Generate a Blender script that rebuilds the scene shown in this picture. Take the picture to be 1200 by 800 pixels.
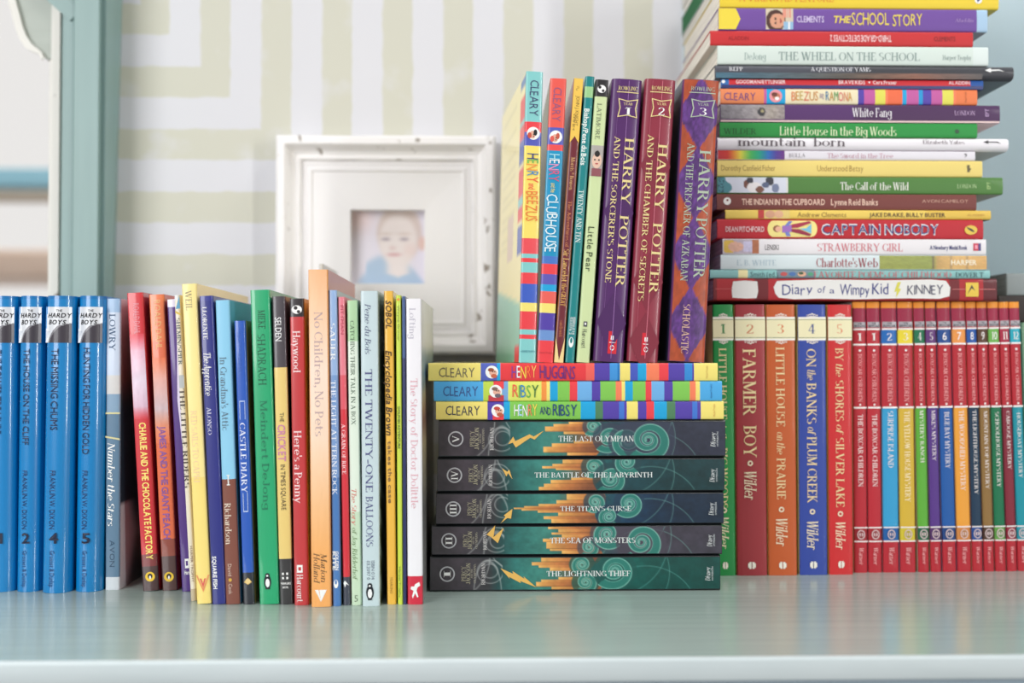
import bpy, math, random
import numpy as np
from mathutils import Matrix, Vector, Euler

for o in list(bpy.data.objects):
    bpy.data.objects.remove(o)
C = bpy.context.scene.collection
SC = bpy.context.scene
random.seed(7)

# ---------------------------------------------------------------- camera, world, lights
F = 1167.0                       # focal length in pixels of the 1200 x 800 frame
PITCH, YAW = math.radians(1.0), math.radians(-1.23)
CAM_ROT = Euler((math.radians(90) + PITCH, 0, YAW), 'XYZ').to_matrix()

def ray(px, py):
    return CAM_ROT @ Vector(((px - 600) / F, (400 - py) / F, -1.0))

_r = ray(930, 674)
CAM_H = -_r.z * 0.71 / _r.y      # height of the lens above the shelf

def at(px, py, Y):               # the point at depth Y seen at a pixel
    r = ray(px, py)
    return Vector((0, 0, CAM_H)) + r * (Y / r.y)

def ground(px, py):              # the point of the shelf top seen at a pixel
    r = ray(px, py)
    return Vector((0, 0, CAM_H)) + r * (-CAM_H / r.z)

cam_d = bpy.data.cameras.new('camera')
cam = bpy.data.objects.new('camera', cam_d)
C.objects.link(cam)
cam.location = (0, 0, CAM_H)
cam.rotation_euler = (math.radians(90) + PITCH, 0, YAW)
cam_d.sensor_width = 36
cam_d.lens = 36 * F / 1200
cam_d.clip_start = 0.02
cam_d.dof.use_dof = True
cam_d.dof.focus_distance = 0.655
cam_d.dof.aperture_fstop = 3.2
SC.camera = cam

SC.view_settings.view_transform = 'Standard'
SC.view_settings.look = 'None'
SC.view_settings.exposure = -0.08
SC.view_settings.gamma = 1.0
SC.view_settings.use_curve_mapping = False

w = bpy.data.worlds.new('daylight')
SC.world = w
w.use_nodes = True
_nt = w.node_tree
_bg = _nt.nodes['Background']
_tc = _nt.nodes.new('ShaderNodeTexCoord')
_sp = _nt.nodes.new('ShaderNodeSeparateXYZ')
_mr = _nt.nodes.new('ShaderNodeMapRange')       # dim room behind the camera, bright daylight outside the window wall
_nt.links.new(_tc.outputs['Generated'], _sp.inputs[0])
_nt.links.new(_sp.outputs['Y'], _mr.inputs['Value'])
_mr.inputs['From Min'].default_value, _mr.inputs['From Max'].default_value = -0.1, 0.5
_mr.inputs['To Min'].default_value, _mr.inputs['To Max'].default_value = 0.34, 0.9
_nt.links.new(_mr.outputs['Result'], _bg.inputs['Strength'])
_bg.inputs['Color'].default_value = (1.0, 0.965, 0.95, 1)

def area(name, loc, target, sx, sy, power, col=(1, 1, 1)):
    l = bpy.data.lights.new(name, 'AREA')
    l.shape = 'RECTANGLE'
    l.size, l.size_y, l.energy, l.color = sx, sy, power, col
    o = bpy.data.objects.new(name, l)
    C.objects.link(o)
    o.location = loc
    o.rotation_euler = (Vector(target) - Vector(loc)).to_track_quat('-Z', 'Y').to_euler()
    return o

area('window_daylight', (-0.95, -0.42, 0.60), (-0.12, 0.8, 0.15), 0.8, 1.0, 17.5, (0.985, 0.99, 1))
area('narrow_window_daylight', (1.08, -0.55, 0.40), (-0.25, 0.70, 0.22), 0.07, 0.85, 9.0, (1, 0.99, 0.97))
area('panel_fill_light', (0.46, 0.50, 1.15), (0.44, 0.86, 0.25), 0.4, 0.3, 4.0, (1, 0.99, 0.97))  # unseen fill light, added overhead to brighten the blue back board
area('outdoor_daylight', (-1.2, 1.5, 2.2), (-1.4, 2.8, 0.4), 1.5, 1.5, 55.0, (1, 0.98, 0.95))

# ---------------------------------------------------------------- materials
def lin(c):
    return tuple((x / 12.92 if x <= 0.04045 else ((x + 0.055) / 1.055) ** 2.4) for x in c)

def rgb(c):
    if isinstance(c, str):
        c = c.lstrip('#')
        c = [int(c[i:i + 2], 16) for i in (0, 2, 4)]
    return tuple(x / 255 for x in c)

_mats = {}
def mat(c, rough=0.42, coat=0.0, spec=0.5):
    key = (tuple(c) if not isinstance(c, str) else c, rough, coat, spec)
    if key in _mats:
        return _mats[key]
    m = bpy.data.materials.new('paint_%02x%02x%02x' % tuple(int(x * 255) for x in rgb(c)))
    m.use_nodes = True
    b = m.node_tree.nodes['Principled BSDF']
    b.inputs['Base Color'].default_value = lin(rgb(c)) + (1,)
    b.inputs['Roughness'].default_value = rough
    b.inputs['Coat Weight'].default_value = coat
    b.inputs['Coat Roughness'].default_value = 0.07
    b.inputs['Specular IOR Level'].default_value = spec
    _mats[key] = m
    return m

def art_mat(rough=0.4, coat=0.0):
    key = ('art', rough, coat)
    if key in _mats:
        return _mats[key]
    m = bpy.data.materials.new('printed_art')
    m.use_nodes = True
    nt = m.node_tree
    b = nt.nodes['Principled BSDF']
    a = nt.nodes.new('ShaderNodeVertexColor')
    a.layer_name = 'ink'
    nt.links.new(a.outputs['Color'], b.inputs['Base Color'])
    b.inputs['Roughness'].default_value = rough
    b.inputs['Coat Weight'].default_value = coat
    _mats[key] = m
    return m

def page_mat(c=(232, 222, 200), axis=0):
    key = ('page', tuple(c), axis)
    if key in _mats:
        return _mats[key]
    m = bpy.data.materials.new('page_edges')
    m.use_nodes = True
    nt = m.node_tree
    b = nt.nodes['Principled BSDF']
    tc = nt.nodes.new('ShaderNodeTexCoord')
    mp = nt.nodes.new('ShaderNodeMapping')
    sc = [25, 25, 25]
    sc[axis] = 2600
    mp.inputs['Scale'].default_value = sc
    n = nt.nodes.new('ShaderNodeTexNoise')
    n.inputs['Scale'].default_value = 1.0
    r = nt.nodes.new('ShaderNodeValToRGB')
    d = tuple(x * 0.82 for x in rgb(c))
    r.color_ramp.elements[0].position = 0.35
    r.color_ramp.elements[0].color = lin(d) + (1,)
    r.color_ramp.elements[1].position = 0.65
    r.color_ramp.elements[1].color = lin(rgb(c)) + (1,)
    nt.links.new(tc.outputs['Object'], mp.inputs['Vector'])
    nt.links.new(mp.outputs['Vector'], n.inputs['Vector'])
    nt.links.new(n.outputs['Fac'], r.inputs['Fac'])
    nt.links.new(r.outputs['Color'], b.inputs['Base Color'])
    b.inputs['Roughness'].default_value = 0.9
    _mats[key] = m
    return m

# ---------------------------------------------------------------- objects
def empty(name, loc, rot=(0, 0, 0), label=None, cat=None, group=None, kind=None):
    o = bpy.data.objects.new(name, None)
    o.empty_display_size = 0.02
    C.objects.link(o)
    o.location, o.rotation_euler = loc, rot
    tag(o, label, cat, group, kind)
    return o

def tag(o, label=None, cat=None, group=None, kind=None):
    if label: o['label'] = label
    if cat: o['category'] = cat
    if group: o['group'] = group
    if kind: o['kind'] = kind
    return o

class MB:
    """Collects polygons, each with its material and shading, into one mesh."""
    def __init__(s):
        s.v, s.f, s.m, s.sm, s.mats = [], [], [], [], []
    def mi(s, m):
        if m not in s.mats: s.mats.append(m)
        return s.mats.index(m)
    def add(s, verts, faces, m, smooth=False):
        k, i = len(s.v), s.mi(m)
        s.v += [tuple(p) for p in verts]
        for f in faces:
            s.f.append([k + q for q in f])
            s.m.append(i)
            s.sm.append(smooth)
    def box(s, a, b, m):
        (x0, y0, z0), (x1, y1, z1) = a, b
        v = [(x0, y0, z0), (x1, y0, z0), (x1, y1, z0), (x0, y1, z0), (x0, y0, z1), (x1, y0, z1), (x1, y1, z1), (x0, y1, z1)]
        s.add(v, [(0, 3, 2, 1), (4, 5, 6, 7), (0, 1, 5, 4), (1, 2, 6, 5), (2, 3, 7, 6), (3, 0, 4, 7)], m)
    def build(s, name, parent=None, mp=None):
        me = bpy.data.meshes.new(name)
        v = [mp(p) for p in s.v] if mp else s.v
        me.from_pydata(v, [], s.f)
        for m in s.mats: me.materials.append(m)
        me.polygons.foreach_set('material_index', s.m)
        me.polygons.foreach_set('use_smooth', s.sm)
        me.update()
        o = bpy.data.objects.new(name, me)
        C.objects.link(o)
        if parent: o.parent = parent
        return o

# ---------------------------------------------------------------- lettering
TH, TN = 0.15, 0.065
SERIF = {
'A': 'l .06 0 .36 1|L .36 1 .68 0|h .32 .17 .56|s .06 0|s .68 0', 'B': 'V .17 0 1|h .97 .15 .34|h .52 .15 .34|h .03 .15 .36|c .33 .75 .22 .22 -90 90|c .35 .27 .26 .24 -90 90',
'C': 'c .44 .5 .36 .48 42 318|k .7 .72 .95', 'D': 'V .17 0 1|h .97 .15 .36|h .03 .15 .36|c .36 .5 .38 .47 -90 90',
'E': 'V .17 0 1|h .97 .15 .58|h .52 .15 .48|h .03 .15 .62|k .58 .78 1|k .62 0 .24', 'F': 'V .17 0 1|h .97 .15 .58|h .52 .15 .48|k .58 .76 1',
'G': 'c .44 .5 .36 .48 42 330|k .7 .72 .95|V .74 .05 .42', 'H': 'V .17 0 1|V .72 0 1|h .52 .17 .72', 'I': 'V .17 0 1',
'J': 'V .32 .2 1|c .18 .22 .14 .2 180 360', 'K': 'V .17 0 1|l .22 .4 .64 1|L .34 .54 .72 0|s .64 1|s .72 0', 'L': 'V .17 0 1|h .03 .15 .62|k .62 0 .26',
'M': 'v .12 0 1|V .86 0 1|L .14 1 .48 .04|l .48 .04 .84 1', 'N': 'v .12 0 1|L .13 1 .72 0|v .72 0 1', 'O': 'c .44 .5 .36 .48 0 360',
'P': 'V .17 0 1|h .97 .15 .34|h .47 .15 .34|c .34 .72 .25 .25 -90 90', 'Q': 'c .44 .5 .36 .48 0 360|L .46 .16 .8 -.14',
'R': 'V .17 0 1|h .97 .15 .34|h .5 .15 .34|c .34 .735 .24 .235 -90 90|L .38 .5 .7 0|s .7 0', 'S': 'c .33 .74 .22 .23 40 270|c .33 .27 .24 .24 -140 90',
'T': 'V .38 0 1|h .97 .05 .71|k .05 .74 1|k .71 .74 1', 'U': 'V .17 .3 1|c .44 .3 .27 .29 180 360|v .71 .3 1', 'V': 'L .06 1 .38 0|l .38 0 .7 1|s .06 1|s .7 1',
'W': 'L .06 1 .31 0|l .31 0 .52 1|L .52 1 .77 0|l .77 0 1 1|s .06 1|s .52 1|s 1 1', 'X': 'L .08 1 .68 0|l .08 0 .66 1|s .08 1|s .68 0|s .08 0|s .66 1',
'Y': 'L .06 1 .38 .44|l .38 .44 .7 1|V .38 0 .44|s .06 1|s .7 1', 'Z': 'h .97 .08 .6|L .6 1 .07 0|h .03 .07 .62|k .62 0 .24|k .08 .76 1',
'a': 'c .26 .19 .19 .18 0 360|V .48 0 .44 n|c .3 .44 .18 .2 0 150', 'b': 'V .14 0 1|c .34 .32 .25 .31 -130 130', 'c': 'c .32 .33 .26 .32 45 315', 'd': 'c .32 .32 .25 .31 50 310|V .54 0 1',
'e': 'c .32 .33 .26 .32 0 312|h .36 .08 .58', 'f': 'V .2 0 .8|c .35 .8 .16 .19 20 180|h .63 .04 .42', 'g': 'c .3 .4 .23 .25 0 360|V .54 -.1 .66 n|c .32 -.1 .23 .2 180 360',
'h': 'V .14 0 1|c .34 .42 .2 .23 0 180|V .54 0 .42', 'i': 'V .14 0 .66|. .14 .88', 'j': 'V .2 -.1 .66 n|. .2 .88|c .06 -.1 .14 .18 -130 0', 'k': 'V .14 0 1|l .2 .28 .5 .65|L .28 .38 .58 0|s .58 0',
'l': 'V .14 0 1', 'm': 'V .14 0 .66|c .32 .42 .18 .23 0 180|V .5 0 .42|c .68 .42 .18 .23 0 180|V .86 0 .42', 'n': 'V .14 0 .66|c .34 .42 .2 .23 0 180|V .54 0 .42',
'o': 'c .32 .33 .26 .32 0 360', 'p': 'V .14 -.3 .66|c .34 .33 .25 .32 -130 130', 'q': 'c .32 .33 .25 .32 50 310|V .54 -.3 .66', 'r': 'V .14 0 .66|c .31 .42 .17 .22 35 170',
's': 'c .25 .49 .17 .16 40 270|c .25 .17 .18 .16 -140 90', 't': 'V .2 .1 .9 n|c .32 .13 .12 .12 180 330|h .63 .05 .42', 'u': 'V .14 .2 .66|c .33 .22 .19 .21 180 360|V .54 0 .66',
'v': 'L .06 .66 .3 0|l .3 0 .54 .66|s .06 .66|s .54 .66', 'w': 'L .06 .66 .26 0|l .26 0 .42 .66|L .42 .66 .62 0|l .62 0 .8 .66|s .06 .66|s .8 .66', 'x': 'L .08 .66 .52 0|l .08 0 .5 .66',
'y': 'L .06 .66 .3 0|l .14 -.3 .54 .66|s .06 .66|s .54 .66', 'z': 'h .63 .08 .48|L .48 .66 .07 0|h .03 .07 .5',
'1': 'V .27 0 1|l .08 .8 .25 .98', '2': 'c .32 .7 .23 .28 -25 170|L .53 .58 .08 .03|h .03 .06 .6|k .6 0 .2', '3': 'c .3 .75 .21 .23 -90 150|c .3 .27 .25 .25 -150 90',
'4': 'l .46 1 .05 .3|h .3 .05 .7|V .48 0 1', '5': 'h .95 .14 .55|v .14 .55 .97 n|c .3 .3 .25 .28 -145 125',
}
def _line(x0, y0, x1, y1, wd):
    # stroke width is measured horizontally, as a pen held flat would draw it
    return ([(x0 - wd / 2, y0), (x0 + wd / 2, y0), (x1 + wd / 2, y1), (x1 - wd / 2, y1)], [(0, 1, 2, 3)] if y1 > y0 else [(3, 2, 1, 0)])
def serif_glyph(ch):
    V, Fc = [], []
    def put(v, f):
        k = len(V)
        V.extend(v)
        Fc.extend([[k + q for q in g] for g in f])
    def rect(x0, x1, y0, y1): put([(x0, y0), (x1, y0), (x1, y1), (x0, y1)], [(0, 1, 2, 3)])
    def srf(x, y, wd): rect(x - wd / 2 - .075, x + wd / 2 + .075, *((y, y + .05) if y < .3 else (y - .05, y)))
    for cmd in SERIF[ch].split('|'):
        t = cmd.split()
        n = [float(q) for q in t[1:] if q != 'n']
        if t[0] in 'Vv':
            wd = TH if t[0] == 'V' else TN
            rect(n[0] - wd / 2, n[0] + wd / 2, n[1], n[2])
            if t[-1] != 'n':
                for y in n[1:]:
                    if y in (0, 1, .66, -.3): 
                        x = n[0]
                        rect(x - wd / 2 - .075, x + wd / 2 + .075, *((y, y + .05) if y <= 0 else (y - .05, y)))
        elif t[0] == 'L': put(*_line(*n, TH * 1.1))
        elif t[0] == 'l': put(*_line(*n, TN * 1.1))
        elif t[0] == 'h': rect(n[1], n[2], n[0] - .03, n[0] + .03)
        elif t[0] == 's': srf(n[0], n[1], TN)
        elif t[0] == 'k': rect(n[0] - .03, n[0] + .03, n[1], n[2])
        elif t[0] == '.':
            put([(n[0] + .09 * math.cos(a), n[1] + .09 * math.sin(a)) for a in [k * math.pi / 4 for k in range(8)]], [tuple(range(8))])
        elif t[0] == 'c':
            cx, cy, rx, ry, a0, a1 = n
            N = max(6, int(abs(a1 - a0) / 18))
            v = []
            for k in range(N + 1):
                a = math.radians(a0 + (a1 - a0) * k / N)
                hw = (TN + (TH - TN) * abs(math.cos(a)) ** 1.3) / 2
                ca, sa = math.cos(a), math.sin(a)
                v += [(cx + (rx - hw) * ca, cy + (ry - min(hw, .04)) * sa), (cx + (rx + hw) * ca, cy + (ry + min(hw, .0)) * sa)]
            put(v, [(2 * k, 2 * k + 1, 2 * k + 3, 2 * k + 2) for k in range(N)])
    xs = [p[0] for p in V]
    return V, Fc, min(xs), max(xs)

_sans = {}
def prepare_sans(chars):
    objs = []
    for bold in (0, 1):
        for ch in chars:
            cu = bpy.data.curves.new('glyph', 'FONT')
            cu.body = ch
            cu.size = 1.0
            cu.resolution_u = 2
            cu.offset = 0.022 * bold
            ob = bpy.data.objects.new('glyph', cu)
            C.objects.link(ob)
            objs.append((ch, bold, ob))
    dg = bpy.context.evaluated_depsgraph_get()
    for ch, bold, ob in objs:
        me = ob.evaluated_get(dg).to_mesh()
        v = [(p.co.x, p.co.y) for p in me.vertices]
        f = []
        for p in me.polygons:
            q = list(p.vertices)
            a = sum(v[q[i - 1]][0] * v[q[i]][1] - v[q[i]][0] * v[q[i - 1]][1] for i in range(len(q)))
            f.append(q if a > 0 else q[::-1])
        _sans[ch, bold] = (v, f)
        ob.evaluated_get(dg).to_mesh_clear()
    for ch, bold, ob in objs:
        cu = ob.data
        bpy.data.objects.remove(ob)
        bpy.data.curves.remove(cu)
    cap = max(p[1] for p in _sans['H', 0][0])
    for k, (v, f) in list(_sans.items()):
        v = [(x / cap, y / cap) for x, y in v]
        xs = [p[0] for p in v] or [0, .3]
        _sans[k] = (v, f, min(xs), max(xs))

CHARS = "ABCDEFGHIJKLMNOPQRSTUVWXYZabcdefghijklmnopqrstuvwxyz0123456789.,'-&/()*:"
prepare_sans(CHARS)
_serif = {}
def glyph(ch, font):
    if ch == 'è': ch = 'e'
    if font[0] in 'Si' and ch in SERIF:
        if ch not in _serif: _serif[ch] = serif_glyph(ch)
        return _serif[ch]
    return _sans[ch, 0 if font[0] in 'Sinh' else 1]

def layout(s, font):
    """List of (vertices, faces, letter index) in cap-height units, and the total width."""
    x, out = 0.0, []
    gap = {'S': .06, 'i': .03, 'n': .13, 'b': .1, 'h': .1, 'c': .08}.get(font[0], .1)
    rnd = random.Random(s)
    for k, ch in enumerate(s):
        if ch == ' ':
            x += .3
            continue
        v, f, a, b = glyph(ch, font)
        sh = .22 if font[0] == 'i' or font.endswith('/') else 0
        dy, rot = (rnd.uniform(-.07, .07), rnd.uniform(-.08, .08)) if font[0] == 'h' else (0, 0)
        vv = [(x + px - a + sh * py - rot * py, py + dy) for px, py in v]
        out.append((vv, f, k))
        x += b - a + gap
    return out, x - gap
# ---------------------------------------------------------------- books
def T(s, p0, p1, v, h, col, font='b', name='title'): return ('T', name, s, p0, p1, v, h, col, font)
def U(s, pc, v0, v1, hpx, col, font='b', name='volume_number'): return ('U', name, s, pc, v0, v1, hpx, col, font)
def R(p0, p1, v0, v1, col, name='label_panel'): return ('R', name, p0, p1, v0, v1, col)
def O(p, v, r, col, name='publisher_mark', ry=None, r0=0.0): return ('O', name, p, v, r, col, ry or r, r0)
def G(pts, col, name='publisher_mark'): return ('G', name, pts, col)
def PIC(fn, p0, p1, v0, v1, name='picture_or_glare', n=(60, 12)): return ('PIC', name, fn, p0, p1, v0, v1, n)

class Book:
    pass

def make_book(name, label, group, W, H, D, p0, p1, color, horiz, loc, rot=(0, 0, 0), bands=(), cov=None, items=(),
              bulge=.0004, r=.0011, hard=False, rough=.38, coat=.35, page=(240, 234, 222), edge=None, frontpic=None, backpic=None, pages_out=0.0):
    """One book. Local frame when standing: spine at y = 0 facing -y, x across the spine (front cover at +x),
    z from the foot to the head.  p0, p1: the marks along the spine (head, foot) that positions in items refer to."""
    root = empty(name, loc, rot, label, 'book', group)
    cov = cov or (color, color)
    t = .0022 if hard else .0006
    mp = (lambda p: (-p[2] + H / 2, p[1], p[0] + W / 2)) if horiz else (lambda p: p)
    r = min(r, W * .3)
    k = H / abs(p1 - p0)
    zz = lambda p: H * (p1 - p) / (p1 - p0)
    def surf(x):
        a = max(0.0, abs(x) - (W / 2 - r))
        return -bulge * (1 - (2 * x / W) ** 2) + r - math.sqrt(max(0.0, r * r - a * a))
    # spine: a solid rounded strip, its printed colour bands are faces of it
    mb = MB()
    xs = [-W / 2, -W / 2 + .25 * r, -W / 2 + .55 * r]
    xs += list(np.linspace(-W / 2 + r, W / 2 - r, 7))
    xs += [-q for q in xs[:3][::-1]]
    cuts = sorted({0.0, H} | {min(H, max(0.0, zz(p))) for b in bands for p in b[:2]})
    def bandcol(z):
        c = color
        for b in bands:
            a0, a1 = sorted((zz(b[0]), zz(b[1])))
            if a0 <= z <= a1: c = b[2]
        return c
    for z0, z1 in zip(cuts[:-1], cuts[1:]):
        if z1 - z0 < 1e-6: continue
        m = mat(bandcol((z0 + z1) / 2), rough, coat)
        v = [(x, surf(x), z0) for x in xs] + [(x, surf(x), z1) for x in xs]
        n = len(xs)
        mids = [i for i in range(n - 1)]
        if edge:
            me_ = mat(edge, rough, coat)
            ends = [0, 1, n - 3, n - 2]
            mb.add(v, [(i, i + 1, n + i + 1, n + i) for i in ends], me_, True)
            mids = [i for i in mids if i not in ends]
        mb.add(v, [(i, i + 1, n + i + 1, n + i) for i in mids], m, True)
    mcap0, mcap1 = mat(bandcol(1e-5), rough, coat), mat(bandcol(H - 1e-5), rough, coat)
    n = len(xs)
    yb = r + (.001 if hard else .0002)
    low = [(x, surf(x), 0.0) for x in xs] + [(W / 2, yb, 0.0), (-W / 2, yb, 0.0)]
    mb.add(low, [tuple(range(n + 2))[::-1]], mcap0)
    mb.add([(x, y, H) for x, y, z in low], [tuple(range(n + 2))], mcap1)
    mb.add([(-W / 2, yb, 0), (W / 2, yb, 0), (W / 2, yb, H), (-W / 2, yb, H), (-W / 2, r, 0), (W / 2, r, 0), (W / 2, r, H), (-W / 2, r, H)],
           [(1, 0, 3, 2), (0, 4, 7, 3), (5, 1, 2, 6)], mcap0)
    spine = mb.build('spine', root, mp)
    # covers and pages
    for nm, s, c in (('back_cover', -1, cov[0]), ('front_cover', 1, cov[1])):
        mb = MB()
        xa, xb = sorted((s * W / 2, s * (W / 2 - t)))
        mb.box((xa, yb, 0), (xb, D, H), mat(c, rough, coat))
        o = mb.build(nm, root, mp)
        pic = frontpic if s > 0 else backpic
        if pic:
            grid(pic, o, 'picture_or_glare', lambda a, b: (s * (W / 2 + .00008), yb + a * (D - yb), b * H), (50, 60), mp, flip=s < 0)
    g, o_ = (.003, .003) if hard else (.0005, .0006)
    mb = MB()
    mb.box((-W / 2 + t, yb, g), (W / 2 - t, D - o_, H - g), page_mat(page, 2 if horiz else 0))
    mb.build('pages', root, mp)
    # printing on the spine
    X = lambda v: W * (v - .5)
    by = {}
    for i, it in enumerate(items):
        eps = .0001 + .00003 * i
        flat = W / 2 - r
        P = lambda x, z, e=eps: (x, surf(max(-flat, min(flat, x))) - e, z)
        Q = lambda x, z, e=eps: (x, -bulge - e, z)               # flat marks and patches lie on the crown of the spine
        kind, nm = it[0], it[1]
        if kind == 'PIC':
            _, _, fn, a0, a1, v0, v1, nn = it
            grid(fn, spine, nm, lambda a, b: P(X(v0 + (v1 - v0) * b), zz(a0 + (a1 - a0) * a)), nn, mp, flip=True)
            continue
        mb = by.setdefault(nm if nm != 'rule' else (nm, i), MB())
        if kind == 'T':
            _, _, s, a0, a1, v, h, col, font = it
            L, wd = layout(s, font)
            sx = (zz(a0) - zz(a1)) / wd
            hh = h * W * (1 if (sx > 0) == (p1 > p0 or not horiz) else -1)   # lettering set from foot to head stands on its head
            P = lambda x, z, e=eps + bulge * h * h: (x, surf(max(-flat, min(flat, x))) - e, z)
            for q, (vv, f, kk) in enumerate(L):
                c = col[q % len(col)] if isinstance(col, list) else col
                mb.add([P(X(v) + (y - .5) * hh, zz(a0) - x * sx) for x, y in vv], f, mat(c, .5, 0))
        elif kind == 'U':
            _, _, s, pc, v0, v1, hp, col, font = it
            L, wd = layout(s, font)
            sx, hh = (v1 - v0) * W / wd, hp * k
            P = lambda x, z, e=eps + bulge * ((v1 - v0) / len(s)) ** 2: (x, surf(max(-flat, min(flat, x))) - e, z)
            S_ = Q if bulge < .002 else P
            for vv, f, kk in L:
                mb.add([S_(X(v0) + x * sx, zz(pc) + (y - .5) * hh) for x, y in vv], f, mat(col, .5, 0))
        elif kind == 'R':
            _, _, a0, a1, v0, v1, col = it
            N = 7
            v = []
            for j in range(N + 1):
                x = X(v0 + (v1 - v0) * j / N)
                v += [P(x, zz(a1)), P(x, zz(a0))]
            mb.add(v, [(2 * j, 2 * j + 2, 2 * j + 3, 2 * j + 1) for j in range(N)], mat(col, .45, .1))
        elif kind == 'O':
            _, _, p, v, rad, col, ry, r0 = it
            N = 24
            ring = [(math.cos(2 * math.pi * j / N), math.sin(2 * math.pi * j / N)) for j in range(N)]
            outer = [Q(X(v) + ry * k * cx, zz(p) + rad * k * cy) for cx, cy in ring]
            if r0:
                inner = [Q(X(v) + r0 * k * cx, zz(p) + r0 * k * cy) for cx, cy in ring]
                mb.add(outer + inner, [(j, (j + 1) % N, N + (j + 1) % N, N + j) for j in range(N)], mat(col, .45, 0))
            else:
                mb.add(outer, [tuple(range(N))], mat(col, .45, 0))
        elif kind == 'G':
            _, _, pts, col = it
            v = [(X(b), zz(a)) for a, b in pts]
            ar = sum(v[j - 1][0] * v[j][1] - v[j][0] * v[j - 1][1] for j in range(len(v)))
            idx = list(range(len(v)))
            mb.add([Q(x, z) for x, z in v], [idx if ar > 0 else idx[::-1]], mat(col, .45, 0))
    for nm, mb in by.items():
        mb.build(nm if isinstance(nm, str) else nm[0], spine, mp)
    return root

def grid(fn, parent, name, pos, nn, mp=None, flip=False, rough=.38, coat=.3):
    """A printed picture: a fine grid whose corner colours come from fn(a, b) on the unit square."""
    na, nb = nn
    A, B = np.meshgrid(np.linspace(0, 1, na + 1), np.linspace(0, 1, nb + 1), indexing='ij')
    col = np.clip(fn(A.ravel(), B.ravel()), 0, 1)
    v = [pos(a, b) for a, b in zip(A.ravel(), B.ravel())]
    if mp: v = [mp(p) for p in v]
    f = []
    for i in range(na):
        for j in range(nb):
            q = (i * (nb + 1) + j, (i + 1) * (nb + 1) + j, (i + 1) * (nb + 1) + j + 1, i * (nb + 1) + j + 1)
            f.append(q[::-1] if flip else q)
    me = bpy.data.meshes.new(name)
    me.from_pydata(v, [], f)
    lc = np.where(col <= 0.04045, col / 12.92, ((col + .055) / 1.055) ** 2.4)
    ca = me.color_attributes.new('ink', 'FLOAT_COLOR', 'POINT')
    ca.data.foreach_set('color', np.concatenate([lc, np.ones((len(lc), 1))], 1).astype(np.float32).ravel())
    me.materials.append(art_mat(rough, coat))
    me.update()
    o = bpy.data.objects.new(name, me)
    C.objects.link(o)
    o.parent = parent
    return o

def stand(label, group, q, color, base=None, Y=None, D=.13, name='paperback_book', yaw=0.0, **kw):
    """A book standing upright. q: spine corners (x left/right at the head, x left/right at the foot, y head, y foot).
    It stands on the shelf (its foot gives its depth) or, with base and Y, on top of something."""
    xtl, xtr, xbl, xbr, yt, yb = q
    if Y is None:
        g = ground((xbl + xbr) / 2, yb)
        Y, base = g.y, 0.0
    b0 = at((xbl + xbr) / 2, yb, Y)
    b1 = at((xtl + xtr) / 2, yt, Y)
    dx, dz = b1.x - b0.x, b1.z - base
    lean, H = math.atan2(dx, dz), math.hypot(dx, dz)
    wt, wb = (at(xtr, yt, Y) - at(xtl, yt, Y)).x, (at(xbr, yb, Y) - at(xbl, yb, Y)).x
    W = (.75 * min(wt, wb) + .25 * max(wt, wb)) * math.cos(lean) - .0001
    z = base + W / 2 * abs(math.sin(lean)) + .00005
    return make_book(name, label, group, W, H, D, yt, yb, color, False, (b0.x, Y, z), (0, lean, math.radians(yaw)), **kw)

def pile(label, group, q, z, color, Y, D=.13, name='paperback_book', yaw=0.0, **kw):
    """A book lying flat. q: x of its two ends, y of the top and bottom of its spine. Returns its top height."""
    x0, x1, y0, y1 = q
    a, b = at(x0, (y0 + y1) / 2, Y), at(x1, (y0 + y1) / 2, Y)
    W = (at(x0, y0, Y) - at(x0, y1, Y)).z
    H = b.x - a.x
    make_book(name, label, group, W - .0001, H, D, x0, x1, color, True, ((a.x + b.x) / 2, Y, z + .00005), (0, 0, math.radians(yaw)), **kw)
    return z + W

def puffin(p, v, s, bg=(240, 200, 60), wide=1.0):
    return [O(p, v, s, bg, ry=s * wide), O(p - .1 * s, v, .55 * s, (40, 35, 35), ry=.5 * s), O(p + .15 * s, v, .38 * s, (245, 240, 230), ry=.2 * s)]

def penguin(p, v, s, dark=(25, 30, 40), white=(245, 245, 245)):
    return [O(p, v, s, dark, ry=.52 * s), O(p + .15 * s, v, .62 * s, white, ry=.3 * s), O(p - .95 * s, v, .34 * s, dark), O(p - .9 * s, v - .01, .14 * s, white),
            R(p + .85 * s, p + 1.05 * s, v - .12, v + .12, dark, 'publisher_mark')]
# ---------------------------------------------------------------- the setting
WALL_Y = .868
def nodes(name):
    m = bpy.data.materials.new(name)
    m.use_nodes = True
    return m, m.node_tree, m.node_tree.nodes['Principled BSDF']

def math_node(nt, op, a, b=None):
    n = nt.nodes.new('ShaderNodeMath')
    n.operation = op
    for i, x in enumerate((a, b)):
        if x is None: continue
        if isinstance(x, (int, float)): n.inputs[i].default_value = x
        else: nt.links.new(x, n.inputs[i])
    return n.outputs[0]

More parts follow.
